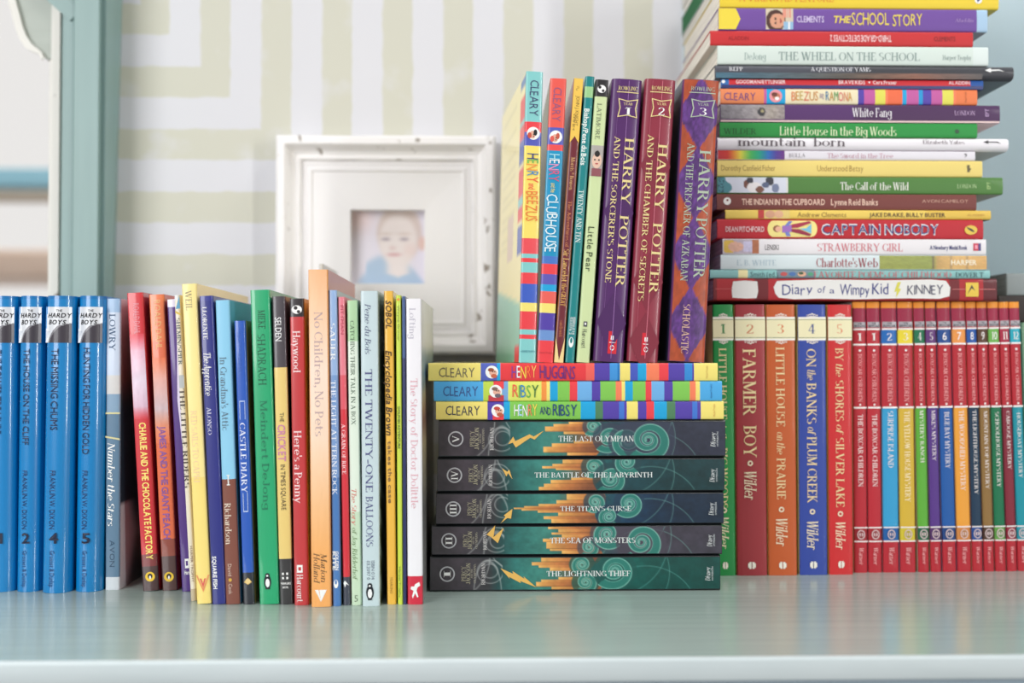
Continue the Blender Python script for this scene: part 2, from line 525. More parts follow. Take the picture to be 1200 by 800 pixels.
def paint_mat(name, c, c2, rough=.4, scale=(6, 60, 60), bump=.05, coat=0.0, spec=.5):
    """Brushed paint: faint streaks of a second tone and a little relief along the brush."""
    m, nt, b = nodes(name)
    tc = nt.nodes.new('ShaderNodeTexCoord')
    mp = nt.nodes.new('ShaderNodeMapping')
    mp.inputs['Scale'].default_value = scale
    n = nt.nodes.new('ShaderNodeTexNoise')
    n.inputs['Scale'].default_value = 1.5
    n.inputs['Detail'].default_value = 6
    r = nt.nodes.new('ShaderNodeValToRGB')
    r.color_ramp.elements[0].position, r.color_ramp.elements[1].position = .3, .7
    r.color_ramp.elements[0].color = lin(rgb(c2)) + (1,)
    r.color_ramp.elements[1].color = lin(rgb(c)) + (1,)
    bp = nt.nodes.new('ShaderNodeBump')
    bp.inputs['Strength'].default_value = bump
    bp.inputs['Distance'].default_value = .002
    L = nt.links.new
    L(tc.outputs['Object'], mp.inputs['Vector'])
    L(mp.outputs['Vector'], n.inputs['Vector'])
    L(n.outputs['Fac'], r.inputs['Fac'])
    L(r.outputs['Color'], b.inputs['Base Color'])
    L(n.outputs['Fac'], bp.inputs['Height'])
    L(bp.outputs['Normal'], b.inputs['Normal'])
    b.inputs['Roughness'].default_value = rough
    b.inputs['Coat Weight'].default_value = coat
    b.inputs['Specular IOR Level'].default_value = spec
    return m

def wall_mat():
    """White wall with hand-painted beige bands turning a corner (upright on one side, level on the other)."""
    m, nt, b = nodes('striped_wall')
    L = nt.links.new
    tc = nt.nodes.new('ShaderNodeTexCoord')
    n = nt.nodes.new('ShaderNodeTexNoise')
    n.inputs['Scale'].default_value = 60
    n.inputs['Detail'].default_value = 4
    L(tc.outputs['Object'], n.inputs['Vector'])
    sp = nt.nodes.new('ShaderNodeSeparateXYZ')
    L(tc.outputs['Object'], sp.inputs[0])
    wob = math_node(nt, 'MULTIPLY', math_node(nt, 'SUBTRACT', n.outputs['Fac'], .5), .09)
    px = (at(336, 200, WALL_Y).x - at(235, 200, WALL_Y).x) / 101
    o = at(235, 78, WALL_Y)
    tx = math_node(nt, 'DIVIDE', math_node(nt, 'SUBTRACT', sp.outputs['X'], o.x), 71.5 * px)
    tz = math_node(nt, 'DIVIDE', math_node(nt, 'SUBTRACT', o.z, sp.outputs['Z']), 74 * px)
    t = math_node(nt, 'ADD', math_node(nt, 'MAXIMUM', tx, tz), wob)
    fr = math_node(nt, 'FRACT', math_node(nt, 'ADD', t, 10))
    band = math_node(nt, 'LESS_THAN', fr, .49)
    # worn, whitish smears on the bands
    n2 = nt.nodes.new('ShaderNodeTexNoise')
    n2.inputs['Scale'].default_value = 22
    n2.inputs['Detail'].default_value = 5
    L(tc.outputs['Object'], n2.inputs['Vector'])
    sm = nt.nodes.new('ShaderNodeMapRange')
    L(n2.outputs['Fac'], sm.inputs['Value'])
    sm.inputs['From Min'].default_value, sm.inputs['From Max'].default_value = .56, .7
    sm.inputs['To Min'].default_value, sm.inputs['To Max'].default_value = 1, .45
    fac = math_node(nt, 'MULTIPLY', band, sm.outputs['Result'])
    mx = nt.nodes.new('ShaderNodeMix')
    mx.data_type = 'RGBA'
    mx.inputs[6].default_value = lin(rgb((216, 216, 220))) + (1,)
    mx.inputs[7].default_value = lin(rgb((205, 204, 189))) + (1,)
    L(fac, mx.inputs[0])
    L(mx.outputs[2], b.inputs['Base Color'])
    b.inputs['Roughness'].default_value = .75
    return m

TEAL = paint_mat('teal_trim_paint', (134, 162, 159), (126, 154, 151), .4, (60, 60, 4), .04)
TEAL2 = paint_mat('blue_panel_paint', (214, 230, 236), (210, 226, 232), .6, (8, 8, 8), .03)
SHELF = paint_mat('shelf_paint', (170, 187, 180), (161, 179, 172), .2, (5, 110, 60), .10, 0, .6)
NOSE = paint_mat('shelf_edge_lit_paint', (212, 223, 225), (204, 216, 218), .5, (10, 60, 60), .08)  # shelf paint lightened, so the brighter light on the edge is in its colour

def struct(name, mb, **kw):
    o = mb.build(name)
    o['kind'] = 'structure'
    return o

# wall behind the shelf
xl = at(118, 400, WALL_Y).x
mb = MB()
mb.box((xl - .03, WALL_Y, -.06), (.60, WALL_Y + .02, .85), wall_mat())
struct('wall_back', mb)
# pale blue back board and side of the bay, behind and beside the far pile
mb = MB()
mb.box((at(800, 60, WALL_Y).x, WALL_Y - .003, 0), (.53, WALL_Y, .85), TEAL2)
struct('trim_1', mb)
mb = MB()
mb.box((.53, .55, -.06), (.55, WALL_Y + .02, .85), TEAL2)
struct('wall_right', mb)

# shelf: board with a bull-nosed front edge (lit tone put into its paint) on a cupboard front
ga, gb = ground(0, 776.5), ground(1200, 768.5)
sl = (gb.y - ga.y) / (gb.x - ga.x)
yf = lambda x: ga.y + sl * (x - ga.x)
X0, X1 = -.62, .529
shelf = empty('shelf', (0, .7, 0), label='grey-green painted wooden shelf that all the books stand on', cat='shelf')
mb = MB()
th = .0122
v = [(X0, yf(X0) + .003, 0), (X1, yf(X1) + .003, 0), (X1, WALL_Y, 0), (X0, WALL_Y, 0)]
v += [(x, y, -th) for x, y, z in v]
mb.add(v, [(0, 1, 2, 3), (7, 6, 5, 4), (0, 4, 5, 1), (1, 5, 6, 2), (2, 6, 7, 3), (3, 7, 4, 0)], SHELF)
o = mb.build('shelf_board', shelf)
o.location = (0, -.7, 0)
mb = MB()
prof = [(.003, 0.0)]
for k in range(7):
    a = math.pi / 2 * k / 6
    prof.append((.0015 - .0015 * math.sin(a), -.0015 + .0015 * math.cos(a)))
prof += [(0, -th + .001), (.001, -th), (.003, -th)]
v = [(x, yf(x) + dy, dz) for x in (X0, X1) for dy, dz in prof]
n = len(prof)
mb.add(v, [(i, n + i, n + i + 1, i + 1) for i in range(n - 1)], NOSE, True)
mb.add(v, [tuple(range(n)), tuple(range(2 * n - 1, n - 1, -1))], NOSE)
o = mb.build('front_edge', shelf)
o.location = (0, -.7, 0)
mb = MB()
v = [(X0, yf(X0) + .004, -th - .0002), (X1, yf(X1) + .004, -th - .0002), (X1, WALL_Y, -th - .0002), (X0, WALL_Y, -th - .0002)]
v += [(x, y, -.12) for x, y, z in v]
mb.add(v, [(0, 1, 2, 3), (7, 6, 5, 4), (0, 4, 5, 1), (1, 5, 6, 2), (2, 6, 7, 3), (3, 7, 4, 0)], paint_mat('cupboard_paint', (150, 168, 180), (142, 160, 172)))
o = mb.build('apron', shelf)
o.location = (0, -.7, 0)

# window: teal casing post, white distressed sash with an arched corner, pane
YC = .823
def Xp(px, Y, py=400): return at(px, py, Y).x
mb = MB()
ZT = .62
def prism(pts0, pts1, m):        # outline at the bottom and at the top (lists of (x, y)), same length
    n = len(pts0)
    v = [(x, y, .0001) for x, y in pts0] + [(x, y, ZT) for x, y in pts1]
    mb.add(v, [(i, (i + 1) % n, n + (i + 1) % n, n + i) for i in range(n)] + [tuple(range(n))[::-1], tuple(range(n, 2 * n))], m)
zt0, zt1 = at(100, 400, WALL_Y).z, at(100, 0, WALL_Y).z
xb0, xb1 = Xp(133, WALL_Y), Xp(143.5, WALL_Y, 0)
bk = lambda z: xb0 + (xb1 - xb0) * (z - zt0) / (zt1 - zt0)
for pts in ([(Xp(70.5, YC + .006), YC + .006), (Xp(83, YC + .006), YC + .006), (Xp(84.5, YC), YC), (Xp(113, YC), YC), (Xp(114, YC + .001), YC + .001), (Xp(117, YC + .008), YC + .008), (Xp(122, YC + .008), YC + .008)],):
    lo = pts + [(bk(0), WALL_Y), (Xp(70.5, YC + .006) + .001, WALL_Y)]
    hi = pts + [(bk(ZT), WALL_Y), (Xp(70.5, YC + .006) + .001, WALL_Y)]
    prism(lo, hi, TEAL)
struct('trim_2', mb)
# slanting teal brace from the head of the casing
mb = MB()
YB = YC + .004
a, b_ = at(84, 22, YB), at(30, -26, YB)
d = (b_ - a)
nrm = Vector((d.z, 0, -d.x)).normalized() * .0105
v = [a - nrm * .2, b_ - nrm * .2, b_ + nrm, a + nrm]
v = [tuple(p) for p in v] + [(p.x, p.y + .02, p.z) for p in v]
mb.add(v, [(0, 1, 2, 3), (7, 6, 5, 4), (0, 4, 5, 1), (1, 5, 6, 2), (2, 6, 7, 3), (3, 7, 4, 0)], TEAL)
struct('trim_3', mb)

def distressed(name, c=(238, 234, 228), scale=55, thr=.60, dark=(120, 110, 100)):
    m, nt, b = nodes(name)
    L = nt.links.new
    tc = nt.nodes.new('ShaderNodeTexCoord')
    n = nt.nodes.new('ShaderNodeTexNoise')
    n.inputs['Scale'].default_value = scale
    n.inputs['Detail'].default_value = 8
    L(tc.outputs['Object'], n.inputs['Vector'])
    r = nt.nodes.new('ShaderNodeValToRGB')
    r.color_ramp.elements[0].position, r.color_ramp.elements[1].position = thr, thr + .05
    r.color_ramp.elements[0].color = lin(rgb(c)) + (1,)
    r.color_ramp.elements[1].color = lin(rgb(dark)) + (1,)
    L(n.outputs['Fac'], r.inputs['Fac'])
    L(r.outputs['Color'], b.inputs['Base Color'])
    b.inputs['Roughness'].default_value = .5
    return m
SASHW = distressed('worn_white_sash', (226, 224, 216), 60, .66)
win = empty('window_1', (Xp(40, .845), .845, .0), kind='structure')
wl = win.location
inv = lambda p: (p[0] - wl.x, p[1] - wl.y, p[2] - wl.z)
mb = MB()
Ys0, Ys1 = .842, .866
xs0, xs1 = Xp(53, Ys0), Xp(67.5, Ys0)
mb.box((xs0 + .003, Ys0, .0001), (xs1, Ys1, ZT), SASHW)
mb.box((xs0, Ys0 + .004, .0001), (xs0 + .003, Ys1, ZT), SASHW)
mb.build('sash_stile', win, inv)
mb = MB()
mb.box((xs1 + .0001, Ys0 + .006, .0001), (Xp(71, Ys0), Ys1, ZT), paint_mat('grimy_joint', (96, 92, 80), (60, 56, 50), .8, (40, 40, 12)))
mb.build('sash_joint', win, inv)
mb = MB()
cur = [(16, -8), (19, 2), (23, 16), (26.5, 30), (31, 42), (37, 51), (43, 56), (49, 61), (52.5, 68)]
pts = [(at(x, y, Ys0).x, at(x, y, Ys0).z) for x, y in cur]
top = at(18, -8, Ys0).z
xr = xs0 + .004
n = len(pts)
v = [(x, Ys0 + .003, z) for x, z in pts] + [(xr, Ys0 + .003, z) for x, z in pts]
v += [(x, Ys1 - .002, z) for x, z in pts] + [(xr, Ys1 - .002, z) for x, z in pts]
SP = paint_mat('grey_green_sash_paint', (168, 176, 166), (160, 168, 158))
mb.add(v, [(i, n + i, n + i + 1, i + 1) for i in range(n - 1)], SP)
mb.add(v, [(2 * n + i, 2 * n + i + 1, 3 * n + i + 1, 3 * n + i) for i in range(n - 1)] + [(i, i + 1, 2 * n + i + 1, 2 * n + i) for i in range(n - 1)], SASHW)
mb.build('arched_corner', win, inv)
mb = MB()
wd = .0062
rim = []
for i, (x, z) in enumerate(pts):
    x0, z0 = pts[max(0, i - 1)]
    x1, z1 = pts[min(n - 1, i + 1)]
    d = Vector((x1 - x0, 0, z1 - z0)).normalized()
    nn = Vector((-d.z, 0, d.x))
    q = Vector((x, 0, z)) - nn * wd * (1 if i < n - 3 else .75 if i == n - 3 else .45)
    rim.append(((x, z), (q.x, q.z)))
v = [(a[0], Ys0 - .001, a[1]) for a, b in rim] + [(b[0], Ys0 - .001, b[1]) for a, b in rim] + [(a[0], Ys0 + .004, a[1]) for a, b in rim] + [(b[0], Ys0 + .004, b[1]) for a, b in rim]
mb.add(v, [(i, i + 1, n + i + 1, n + i) for i in range(n - 1)] + [(i, 2 * n + i, 2 * n + i + 1, i + 1) for i in range(n - 1)] + [(n + i, n + i + 1, 3 * n + i + 1, 3 * n + i) for i in range(n - 1)], SASHW)
mb.build('arched_rim', win, inv)
gm, nt, b = nodes('window_glass')
b.inputs['Base Color'].default_value = (.97, .985, .98, 1)
b.inputs['Roughness'].default_value = .02
b.inputs['Transmission Weight'].default_value = 1
b.inputs['IOR'].default_value = 1.02
mb = MB()
mb.box((-.62, .856, .0001), (xs0 + .006, .859, ZT), gm)
mb.build('pane', win, inv)

# outside the window: porch rails and a far bench, all out of focus
def outside(name, label, cat, px0, px1, py0, py1, Y, dep, c, c2, rough=.6):
    a, b_ = at(px0, py1, Y), at(px1, py0, Y)
    e = empty(name, ((a.x + b_.x) / 2, Y, a.z), label=label, cat=cat)
    mb = MB()
    hx, hz = (b_.x - a.x) / 2, b_.z - a.z
    bev = min(hz, dep) * .12
    sec = [(0, bev), (bev, 0), (dep - bev, 0), (dep, bev), (dep, hz - bev), (dep - bev, hz), (bev, hz), (0, hz - bev)]
    n = 8
    v = [(x, y, z) for x in (-hx, hx) for y, z in sec]
    m = paint_mat(name + '_paint', c, c2, rough)
    mb.add(v, [(i, n + i, n + (i + 1) % n, (i + 1) % n) for i in range(n)] + [tuple(range(n)), tuple(range(2 * n - 1, n - 1, -1))], m)
    return e, mb
e, mb = outside('garden_rail', 'blurred teal rail seen outside through the window', 'rail', -500, 130, 197, 217, 2.6, .06, (130, 172, 188), (120, 164, 180))
mb.build('rail_bar', e)
e, mb = outside('garden_board', 'blurred tan board right below the teal rail outside', 'board', -500, 130, 218, 233, 2.70, .05, (205, 188, 170), (195, 178, 160))
mb.build('board_plank', e)
e, mb = outside('garden_bench', 'blurred pale brown plank seat low outside the window', 'bench', -520, 120, 292, 326, 2.9, .3, (226, 202, 186), (218, 192, 174))
mb.build('seat_plank', e)

# ---------------------------------------------------------------- picture frame on the wall
YF = .838
fa, fb = at(322.5, 417.5, YF), at(579.5, 156, YF)
FS = (fb.x - fa.x + fb.z - fa.z) / 4          # half side
fc = Vector(((fa.x + fb.x) / 2, WALL_Y - .0002, (fa.z + fb.z) / 2))
frame = empty('picture_frame', fc, label='square chipped white wooden picture frame hanging on the striped wall', cat='picture frame')
FR = distressed('chipped_white_paint', (245, 243, 242), 75, .63, (150, 140, 130))
FP = paint_mat('white_frame_panel', (244, 242, 242), (240, 238, 238), .45, (8, 8, 8), .03)
dep = WALL_Y - YF
def ringed(name, prof, m, parent, rag=0.0):
    """Mitred square moulding from (inset, height above the wall) points."""
    mb = MB()
    rnd = random.Random(name)
    K = 14
    rows = []
    for ins, h in prof:
        s = FS - ins
        loop = []
        for c0, c1 in (((-s, -s), (s, -s)), ((s, -s), (s, s)), ((s, s), (-s, s)), ((-s, s), (-s, -s))):
            for k in range(K):
                t = k / K
                j = rnd.uniform(-rag, rag) if rag else 0
                loop.append((c0[0] + (c1[0] - c0[0]) * t + j, -h + j * .5, c0[1] + (c1[1] - c0[1]) * t + j))
        rows.append(loop)
    n = 4 * K
    v = [p for r_ in rows for p in r_]
    mb.add(v, [(i * n + j, i * n + (j + 1) % n, (i + 1) * n + (j + 1) % n, (i + 1) * n + j) for i in range(len(prof) - 1) for j in range(n)], m)
    return mb.build(name, parent)
ringed('outer_moulding', [(0, 0), (0, dep * .8), (.001, dep * .95), (.003, dep), (.008, dep), (.0095, dep * .92), (.0105, dep * .8), (.0125, dep * .66), (.0155, dep * .6), (.0185, dep * .64), (.0198, dep * .6)], FR, frame, .00025)
ringed('inner_panel', [(.0198, dep * .6), (.0205, dep * .5), (.0255, dep * .5), (.0265, dep * .56), (.0285, dep * .56), (.0295, dep * .5), (FS - .0322, dep * .45), (FS - .0318, dep * .45), (FS - .0318, .001)], FP, frame)
mb = MB()
NB = 58
s = FS - .023
for c0, c1 in (((-s, -s), (s, -s)), ((s, -s), (s, s)), ((s, s), (-s, s)), ((-s, s), (-s, -s))):
    for k in range(NB):
        t = (k + .5) / NB
        cx, cz = c0[0] + (c1[0] - c0[0]) * t, c0[1] + (c1[1] - c0[1]) * t
        rr = s / NB * .92
        v, f = [(cx, -dep * .5 - rr * 1.1, cz)], []
        for j in range(6):
            a = j * math.pi / 3
            v.append((cx + rr * .75 * math.cos(a), -dep * .5 - rr * .75, cz + rr * .75 * math.sin(a)))
        for j in range(6):
            a = j * math.pi / 3
            v.append((cx + rr * math.cos(a), -dep * .5, cz + rr * math.sin(a)))
        for j in range(6):
            f += [(0, 1 + (j + 1) % 6, 1 + j), (1 + j, 1 + (j + 1) % 6, 7 + (j + 1) % 6, 7 + j)]
        mb.add(v, f, FP, True)
mb.build('beading', frame)
def baby(a, b):                  # a across, b upwards
    lav, skin, hair, blue = np.array([.925, .905, .95]), np.array([.945, .905, .895]), np.array([.865, .80, .775]), np.array([.70, .79, .885])
    sm = lambda d, w: 1 / (1 + np.exp(np.clip(d / w, -40, 40)))
    c = np.tile(lav, (len(a), 1))
    mix = lambda c, col, k: c * (1 - k[:, None]) + np.array(col) * k[:, None]
    c = mix(c, (.93, .84, .84), sm(np.hypot(a - .08, (b - .9)) - .18, .06))
    sh = b - (.40 - 1.5 * (a - .47) ** 2 - .12 * (a < .2))
    c = mix(c, blue, sm(sh, .02) * sm(.1 - a, .02))
    c = mix(c, skin, sm(np.abs(a - .62) / .14 + np.maximum(0, (.17 - b)) / .05 - 1, .15) * sm(b - .4, .03))
    c = mix(c, (.78, .86, .93), sm(b - (.30 - .9 * np.abs(a - .63)), .02) * sm(np.abs(a - .63) - .22, .03) * 0.0)
    c = mix(c, hair, sm(np.hypot((a - .64) / .29, (b - .70) / .36) - 1, .04))
    c = mix(c, skin, sm(np.hypot((a - .62) / .245, (b - .60) / .335) - 1, .05))
    c = mix(c, (.90, .78, .74), sm(np.hypot((a - .93) / .05, (b - .56) / .09) - 1, .12))
    for ex in (.46, .70):
        c = mix(c, (.66, .60, .64), .75 * sm(np.hypot((a - ex) / .055, (b - .615) / .022) - 1, .2))
        c = mix(c, (.82, .74, .70), .6 * sm(np.hypot((a - ex) / .075, (b - .685) / .014) - 1, .3))
    c = mix(c, (.88, .78, .77), .8 * sm(np.hypot((a - .55) / .04, (b - .50) / .025) - 1, .3))
    c = mix(c, (.86, .68, .69), .9 * sm(np.hypot((a - .57) / .085, (b - .415) / .022) - 1, .2))
    c = mix(c, (.93, .82, .80), .45 * sm(np.hypot((a - .78) / .08, (b - .48) / .08) - 1, .3))
    return c
q = .0335
grid(baby, frame, 'photograph', lambda a, b: (-q + 2 * q * a, -.0016, -q + 2 * q * b), (70, 70), rough=.25)
mb = MB()
mb.box((-FS + .004, -.001, -FS + .004), (FS - .004, 0, FS - .004), mat((70, 90, 80), .6))
mb.build('backing', frame)
# ---------------------------------------------------------------- left: blue hardbacks
WHITE, INK = (246, 246, 244), (32, 30, 34)
BLUE = (0, 126, 192)
def badge(a, b):                 # white shield with a dark sweep below, a: downwards, b: across
    c = np.tile(np.array(rgb((216, 219, 224))), (len(a), 1))
    arc = np.hypot((a - 1.22) / .78, (b - 1.12) / 1.0)
    c[arc < 1] = rgb((60, 55, 64))
    c[(arc >= 1) & (arc < 1.07) & (a > .5)] = rgb((120, 118, 124))
    c[(a > .66) & (b < .3) & (arc > 1.16)] = rgb((190, 196, 206))
    c[b < .07 * (1 - a)] = rgb(BLUE)
    return c
def blue_book(q, num, word, title, tp, label):
    yt = q[4]
    s = (215, 217, 222)
    it = [PIC(badge, yt + 13, yt + 55, .05, .96, 'series_emblem', (50, 36)),
          U('THE', yt + 17.5, .45, .66, 2.6, INK, 'b', 'series_badge'), U('HARDY', yt + 23, .13, .93, 5.2, INK, 'b/', 'series_badge'),
          U('BOYS', yt + 31, .16, .76, 5.2, INK, 'b/', 'series_badge'),
          T(title, tp[0], tp[1], .43, .26, (10, 38, 78), 'n'), T('FRANKLIN W. DIXON', 551, 619, .42, .2, (10, 50, 100), 'n', 'author'),
          U(num, 629.5, .34, .66, 11.5, (12, 26, 58), 'b'), T('Grosset & Dunlap', 644, 686, .45, .17, (10, 56, 112), 'n', 'publisher_name')]
    stand(label, 'blue series hardbacks', q, BLUE, name='hardback_book', D=.135, hard=True, bulge=.0045, r=.0028, rough=.3, coat=.9, items=it,
          bands=[(q[4], q[4] + 4, (0, 112, 178))])
blue_book((-12, 20.5, -15, 17.5, 347, 692), '1', 'one', 'THE TOWER TREASURE', (410, 508), 'glossy blue hardback numbered one, cut off by the picture edge nearest the window')
blue_book((22, 53.5, 19, 47.5, 347, 692), '2', 'two', 'THE HOUSE ON THE CLIFF', (409, 521), 'glossy blue hardback with a white badge, numbered two on its spine')
blue_book((54.5, 88, 48.5, 82, 347, 693.5), '4', 'four', 'THE MISSING CHUMS', (409, 504), 'glossy blue hardback with a white badge, numbered four on its spine')
blue_book((92, 124, 87.5, 119, 347, 692), '5', 'five', 'HUNTING FOR HIDDEN GOLD', (408, 532), 'glossy blue hardback numbered five, beside the slim steel-blue paperback')

# ---------------------------------------------------------------- left: row of upright paperbacks
ROW = 'upright paperbacks between the blue hardbacks and the picture frame'
def mixc(*stops):
    """Colour along a picture's long way: (position, colour) stops."""
    P = np.array([s[0] for s in stops])
    K = np.array([rgb(s[1]) for s in stops])
    return lambda t: np.stack([np.interp(t, P, K[:, i]) for i in range(3)], 1)
def noise2(a, b, seed=0):
    """Smooth mottling, about -1 to 1."""
    out = 0
    for o, (f, w_) in enumerate(((5, .55), (11, .3), (23, .2))):
        lat = np.random.RandomState(int(seed * 10) % 997 + o).uniform(-1, 1, (64, 64))
        x, y = np.abs(a * f), np.abs(b * f)
        i, j = x.astype(int), y.astype(int)
        u, v = x - i, y - j
        u, v = u * u * (3 - 2 * u), v * v * (3 - 2 * v)
        g = lambda p, q: lat[p % 64, q % 64]
        out = out + w_ * ((g(i, j) * (1 - u) + g(i + 1, j) * u) * (1 - v) + (g(i, j + 1) * (1 - u) + g(i + 1, j + 1) * u) * v)
    return out
def face(a, b):                  # dark dust jacket with a head of brown hair
    c = mixc((0, (46, 60, 66)), (.35, (26, 52, 66)), (.62, (30, 58, 72)), (.72, (120, 90, 84)), (.88, (170, 150, 150)), (.95, (225, 225, 230)), (1, (232, 232, 236)))(b)
    k = 1 / (1 + np.exp((np.hypot((a - .75) / .55, (b - .16) / .17) - 1) / .05))
    c = c * (1 - k[:, None]) + np.array([.36, .30, .28]) * (1 + .25 * noise2(a * 3, b)[:, None]) * k[:, None]
    k = 1 / (1 + np.exp((a - .25 + .8 * np.abs(b - .18)) / .03)) * (b < .3)
    return c * (1 - k[:, None]) + np.array([.80, .82, .84]) * k[:, None]
stand('slim steel-blue paperback with white script title right beside the blue hardbacks', ROW, (124.5, 141, 122.5, 140.5, 350, 691), (92, 124, 150), D=.13,
      bands=[(350, 366, (150, 180, 212)), (366, 440, (196, 208, 226)), (440, 462, (206, 204, 202)), (462, 484, (128, 158, 184)), (676, 691, (205, 212, 218))], cov=((70, 100, 120), (60, 80, 92)), frontpic=face,
      items=[R(483.5, 485.5, 0, 1, (214, 206, 150), 'rule'), G([(511, 0), (514, 1), (516, 1), (513, 0)], (214, 206, 150), 'rule'),
             T('LOWRY', 368, 411, .46, .42, (60, 90, 124), 'S', 'author'), T('Number the Stars', 519, 616, .42, .5, WHITE, 'i'),
             T('AVON', 633, 664, .5, .34, (48, 78, 104), 'n', 'publisher_name')])

def pink_mist(a, b):
    return mixc((0, (214, 60, 74)), (.2, (226, 176, 196)), (.55, (226, 208, 224)), (.85, (214, 180, 200)), (1, (206, 50, 60)))(a) + .05 * noise2(a * 2, b)[:, None]
def peach_mist(a, b):
    return mixc((0, (238, 120, 74)), (.25, (240, 180, 168)), (.6, (214, 190, 196)), (.8, (238, 150, 116)), (1, (236, 116, 72)))(a) + .05 * noise2(a * 2, b, 3)[:, None]
stand('leaning glossy red paperback with yellow lettering and a yellow oval mark low down', ROW, (147, 168.5, 167.5, 186, 343.5, 692.5), (206, 42, 52), coat=.8, D=.12, cov=((170, 30, 45), (176, 36, 56)),
      bands=[(650, 664, (128, 48, 50)), (664, 692.5, (72, 46, 46))],
      items=[PIC(pink_mist, 392, 492, .06, .94), T('ROALD DAHL', 356, 392, .55, .36, (226, 150, 160), 'n', 'author'), T('CHARLIE AND THE CHOCOLATE FACTORY', 496, 656, .55, .4, (246, 224, 120), 'c')] + puffin(676, .52, 5.6))
stand('leaning glossy orange-red paperback with purple lettering and a yellow oval mark', ROW, (172.5, 193.5, 190.5, 207.5, 345.5, 692), (234, 112, 70), coat=.8, D=.12, cov=((150, 40, 60), (190, 60, 60)),
      bands=[(345, 400, (238, 128, 78)), (632, 652, (150, 72, 56)), (652, 692, (82, 52, 50))],
      items=[PIC(peach_mist, 420, 520, .06, .94), T('ROALD DAHL', 352, 410, .55, .4, (240, 190, 130), 'n', 'author'), T('JAMES AND THE GIANT PEACH', 500, 632, .5, .42, (140, 88, 160), 'c')] + puffin(676, .5, 5.6))
stand('leaning purple paperback with a white square mark, half hidden by a cream book', ROW, (196, 208, 210.5, 229, 351, 693), (78, 42, 128), coat=.8, D=.12,
      bands=[(351, 360, (226, 220, 238))],
      items=[G([(392, .75), (470, .50), (520, .72), (560, .95), (560, 1), (392, 1)], (226, 216, 238), 'picture_or_glare'), R(655, 666, .42, .76, WHITE, 'publisher_mark'), R(657.5, 663, .5, .68, (78, 42, 128), 'publisher_mark'), U('Harc', 671, .34, .82, 4.5, WHITE, 'b', 'publisher_name')])  # the pale shape along the purple spine is glare painted on, not artwork
stand('narrow cream paperback with bold black title tucked against the tall pale-yellow book', ROW, (203, 211.8, 223.5, 230.3, 346, 704), (242, 233, 214), D=.12,
      bands=[(346, 352, (236, 238, 240)), (690, 704, (206, 190, 160))],
      items=[G([(347, .9), (362, .2), (362, .95)], (92, 164, 204), 'picture_or_glare'), G([(364, .1), (368, .95), (370, .95), (367, .1)], (226, 196, 80), 'picture_or_glare'), R(440, 455, .1, .95, (190, 196, 200), 'picture_or_glare'),
             T('SHEMIN/SPIER', 373, 428, .5, .62, (52, 84, 96), 'S', 'author'), T('THE LITTLE RIDERS', 456, 572, .5, .8, (52, 40, 34), 'S'), T('HARPER TROPHY', 640, 682, .6, .4, (150, 120, 90), 'n', 'publisher_name')])
stand('tall pale-yellow paperback with a faint red heart at its foot', ROW, (212, 230.5, 230.7, 248, 333, 707.5), (248, 222, 128), D=.135, cov=((238, 208, 120), (232, 208, 150)), bands=[(333, 560, (250, 230, 152))],
      items=[T('WEIL', 341, 364, .45, .42, (170, 158, 120), 'S', 'author'), T('RED SAILS TO CAPRI', 482, 566, .42, .4, (240, 206, 160), 'S'),
             G([(674, .05), (694, .5), (674, .95), (674, .86), (690, .5), (674, .14)], (238, 150, 100), 'publisher_mark'), G([(678, .3), (689, .5), (678, .7), (678, .60), (684, .5), (678, .40)], (226, 96, 90), 'publisher_mark')])
stand('navy-blue paperback with white lettering and a white star-like chip, beside pale yellow', ROW, (232, 250.5, 249, 264.5, 347, 708), (38, 44, 128), coat=.8, D=.125, bands=[(347, 353, (48, 54, 140))],
      items=[T('LLORENTE', 360, 398, .36, .32, WHITE, 'S', 'author'), T('The Apprentice', 413, 464, .42, .52, WHITE, 'i'), T('ALONSO', 478, 510, .38, .3, (220, 220, 240), 'S', 'author'), T('SQUARE FISH', 652, 690, .3, .28, WHITE, 'b', 'publisher_name')])
stand('paperback with a sky-blue upper spine and brown lower spine', ROW, (251, 270, 265, 281, 352, 708), (140, 202, 232), rough=.5, coat=.1, D=.128, bands=[(562, 708, (128, 74, 60))], cov=((100, 160, 190), (78, 156, 182)),
      items=[R(557, 569, .45, .53, (235, 235, 232), 'rule'), R(557, 558.2, .38, .60, (235, 235, 232), 'rule'), R(568, 569.2, .38, .60, (235, 235, 232), 'rule'), T("In Grandma's Attic", 419, 505, .42, .46, (88, 112, 128), 'S'), T('Richardson', 590, 638, .38, .44, (236, 222, 204), 'S', 'author'),
             T('David', 661, 675, .38, .26, (220, 196, 180), 'n', 'publisher_name'), O(679.5, .38, 2, (214, 170, 70)), T('Cook', 684, 696, .38, .26, (220, 196, 180), 'n', 'publisher_name')])
stand('short royal-blue paperback with white title and black foot', ROW, (274, 287.5, 285, 298.5, 376, 708), (32, 88, 186), coat=.8, D=.12, bands=[(671, 708, (36, 38, 48))], cov=((40, 60, 110), (156, 120, 76)),
      items=[R(470, 471.2, .25, .75, (190, 206, 236), 'title'), R(470, 492, .25, .3, (190, 206, 236), 'title'), R(470, 492, .7, .75, (190, 206, 236), 'title'), T('CASTLE DIARY', 496, 578, .46, .5, (236, 240, 250), 'S'), R(578, 600, .3, .35, (190, 206, 236), 'title'), R(578, 600, .68, .73, (190, 206, 236), 'title'), R(599, 600.2, .3, .73, (190, 206, 236), 'title'),
             T('PLATT RIDDELL', 388, 440, .4, .3, (52, 104, 196), 'n', 'author'), G([(682, .15), (677, .5), (682, .85), (685, .5)], (222, 186, 110)), O(681, .5, 3, (236, 206, 140))])
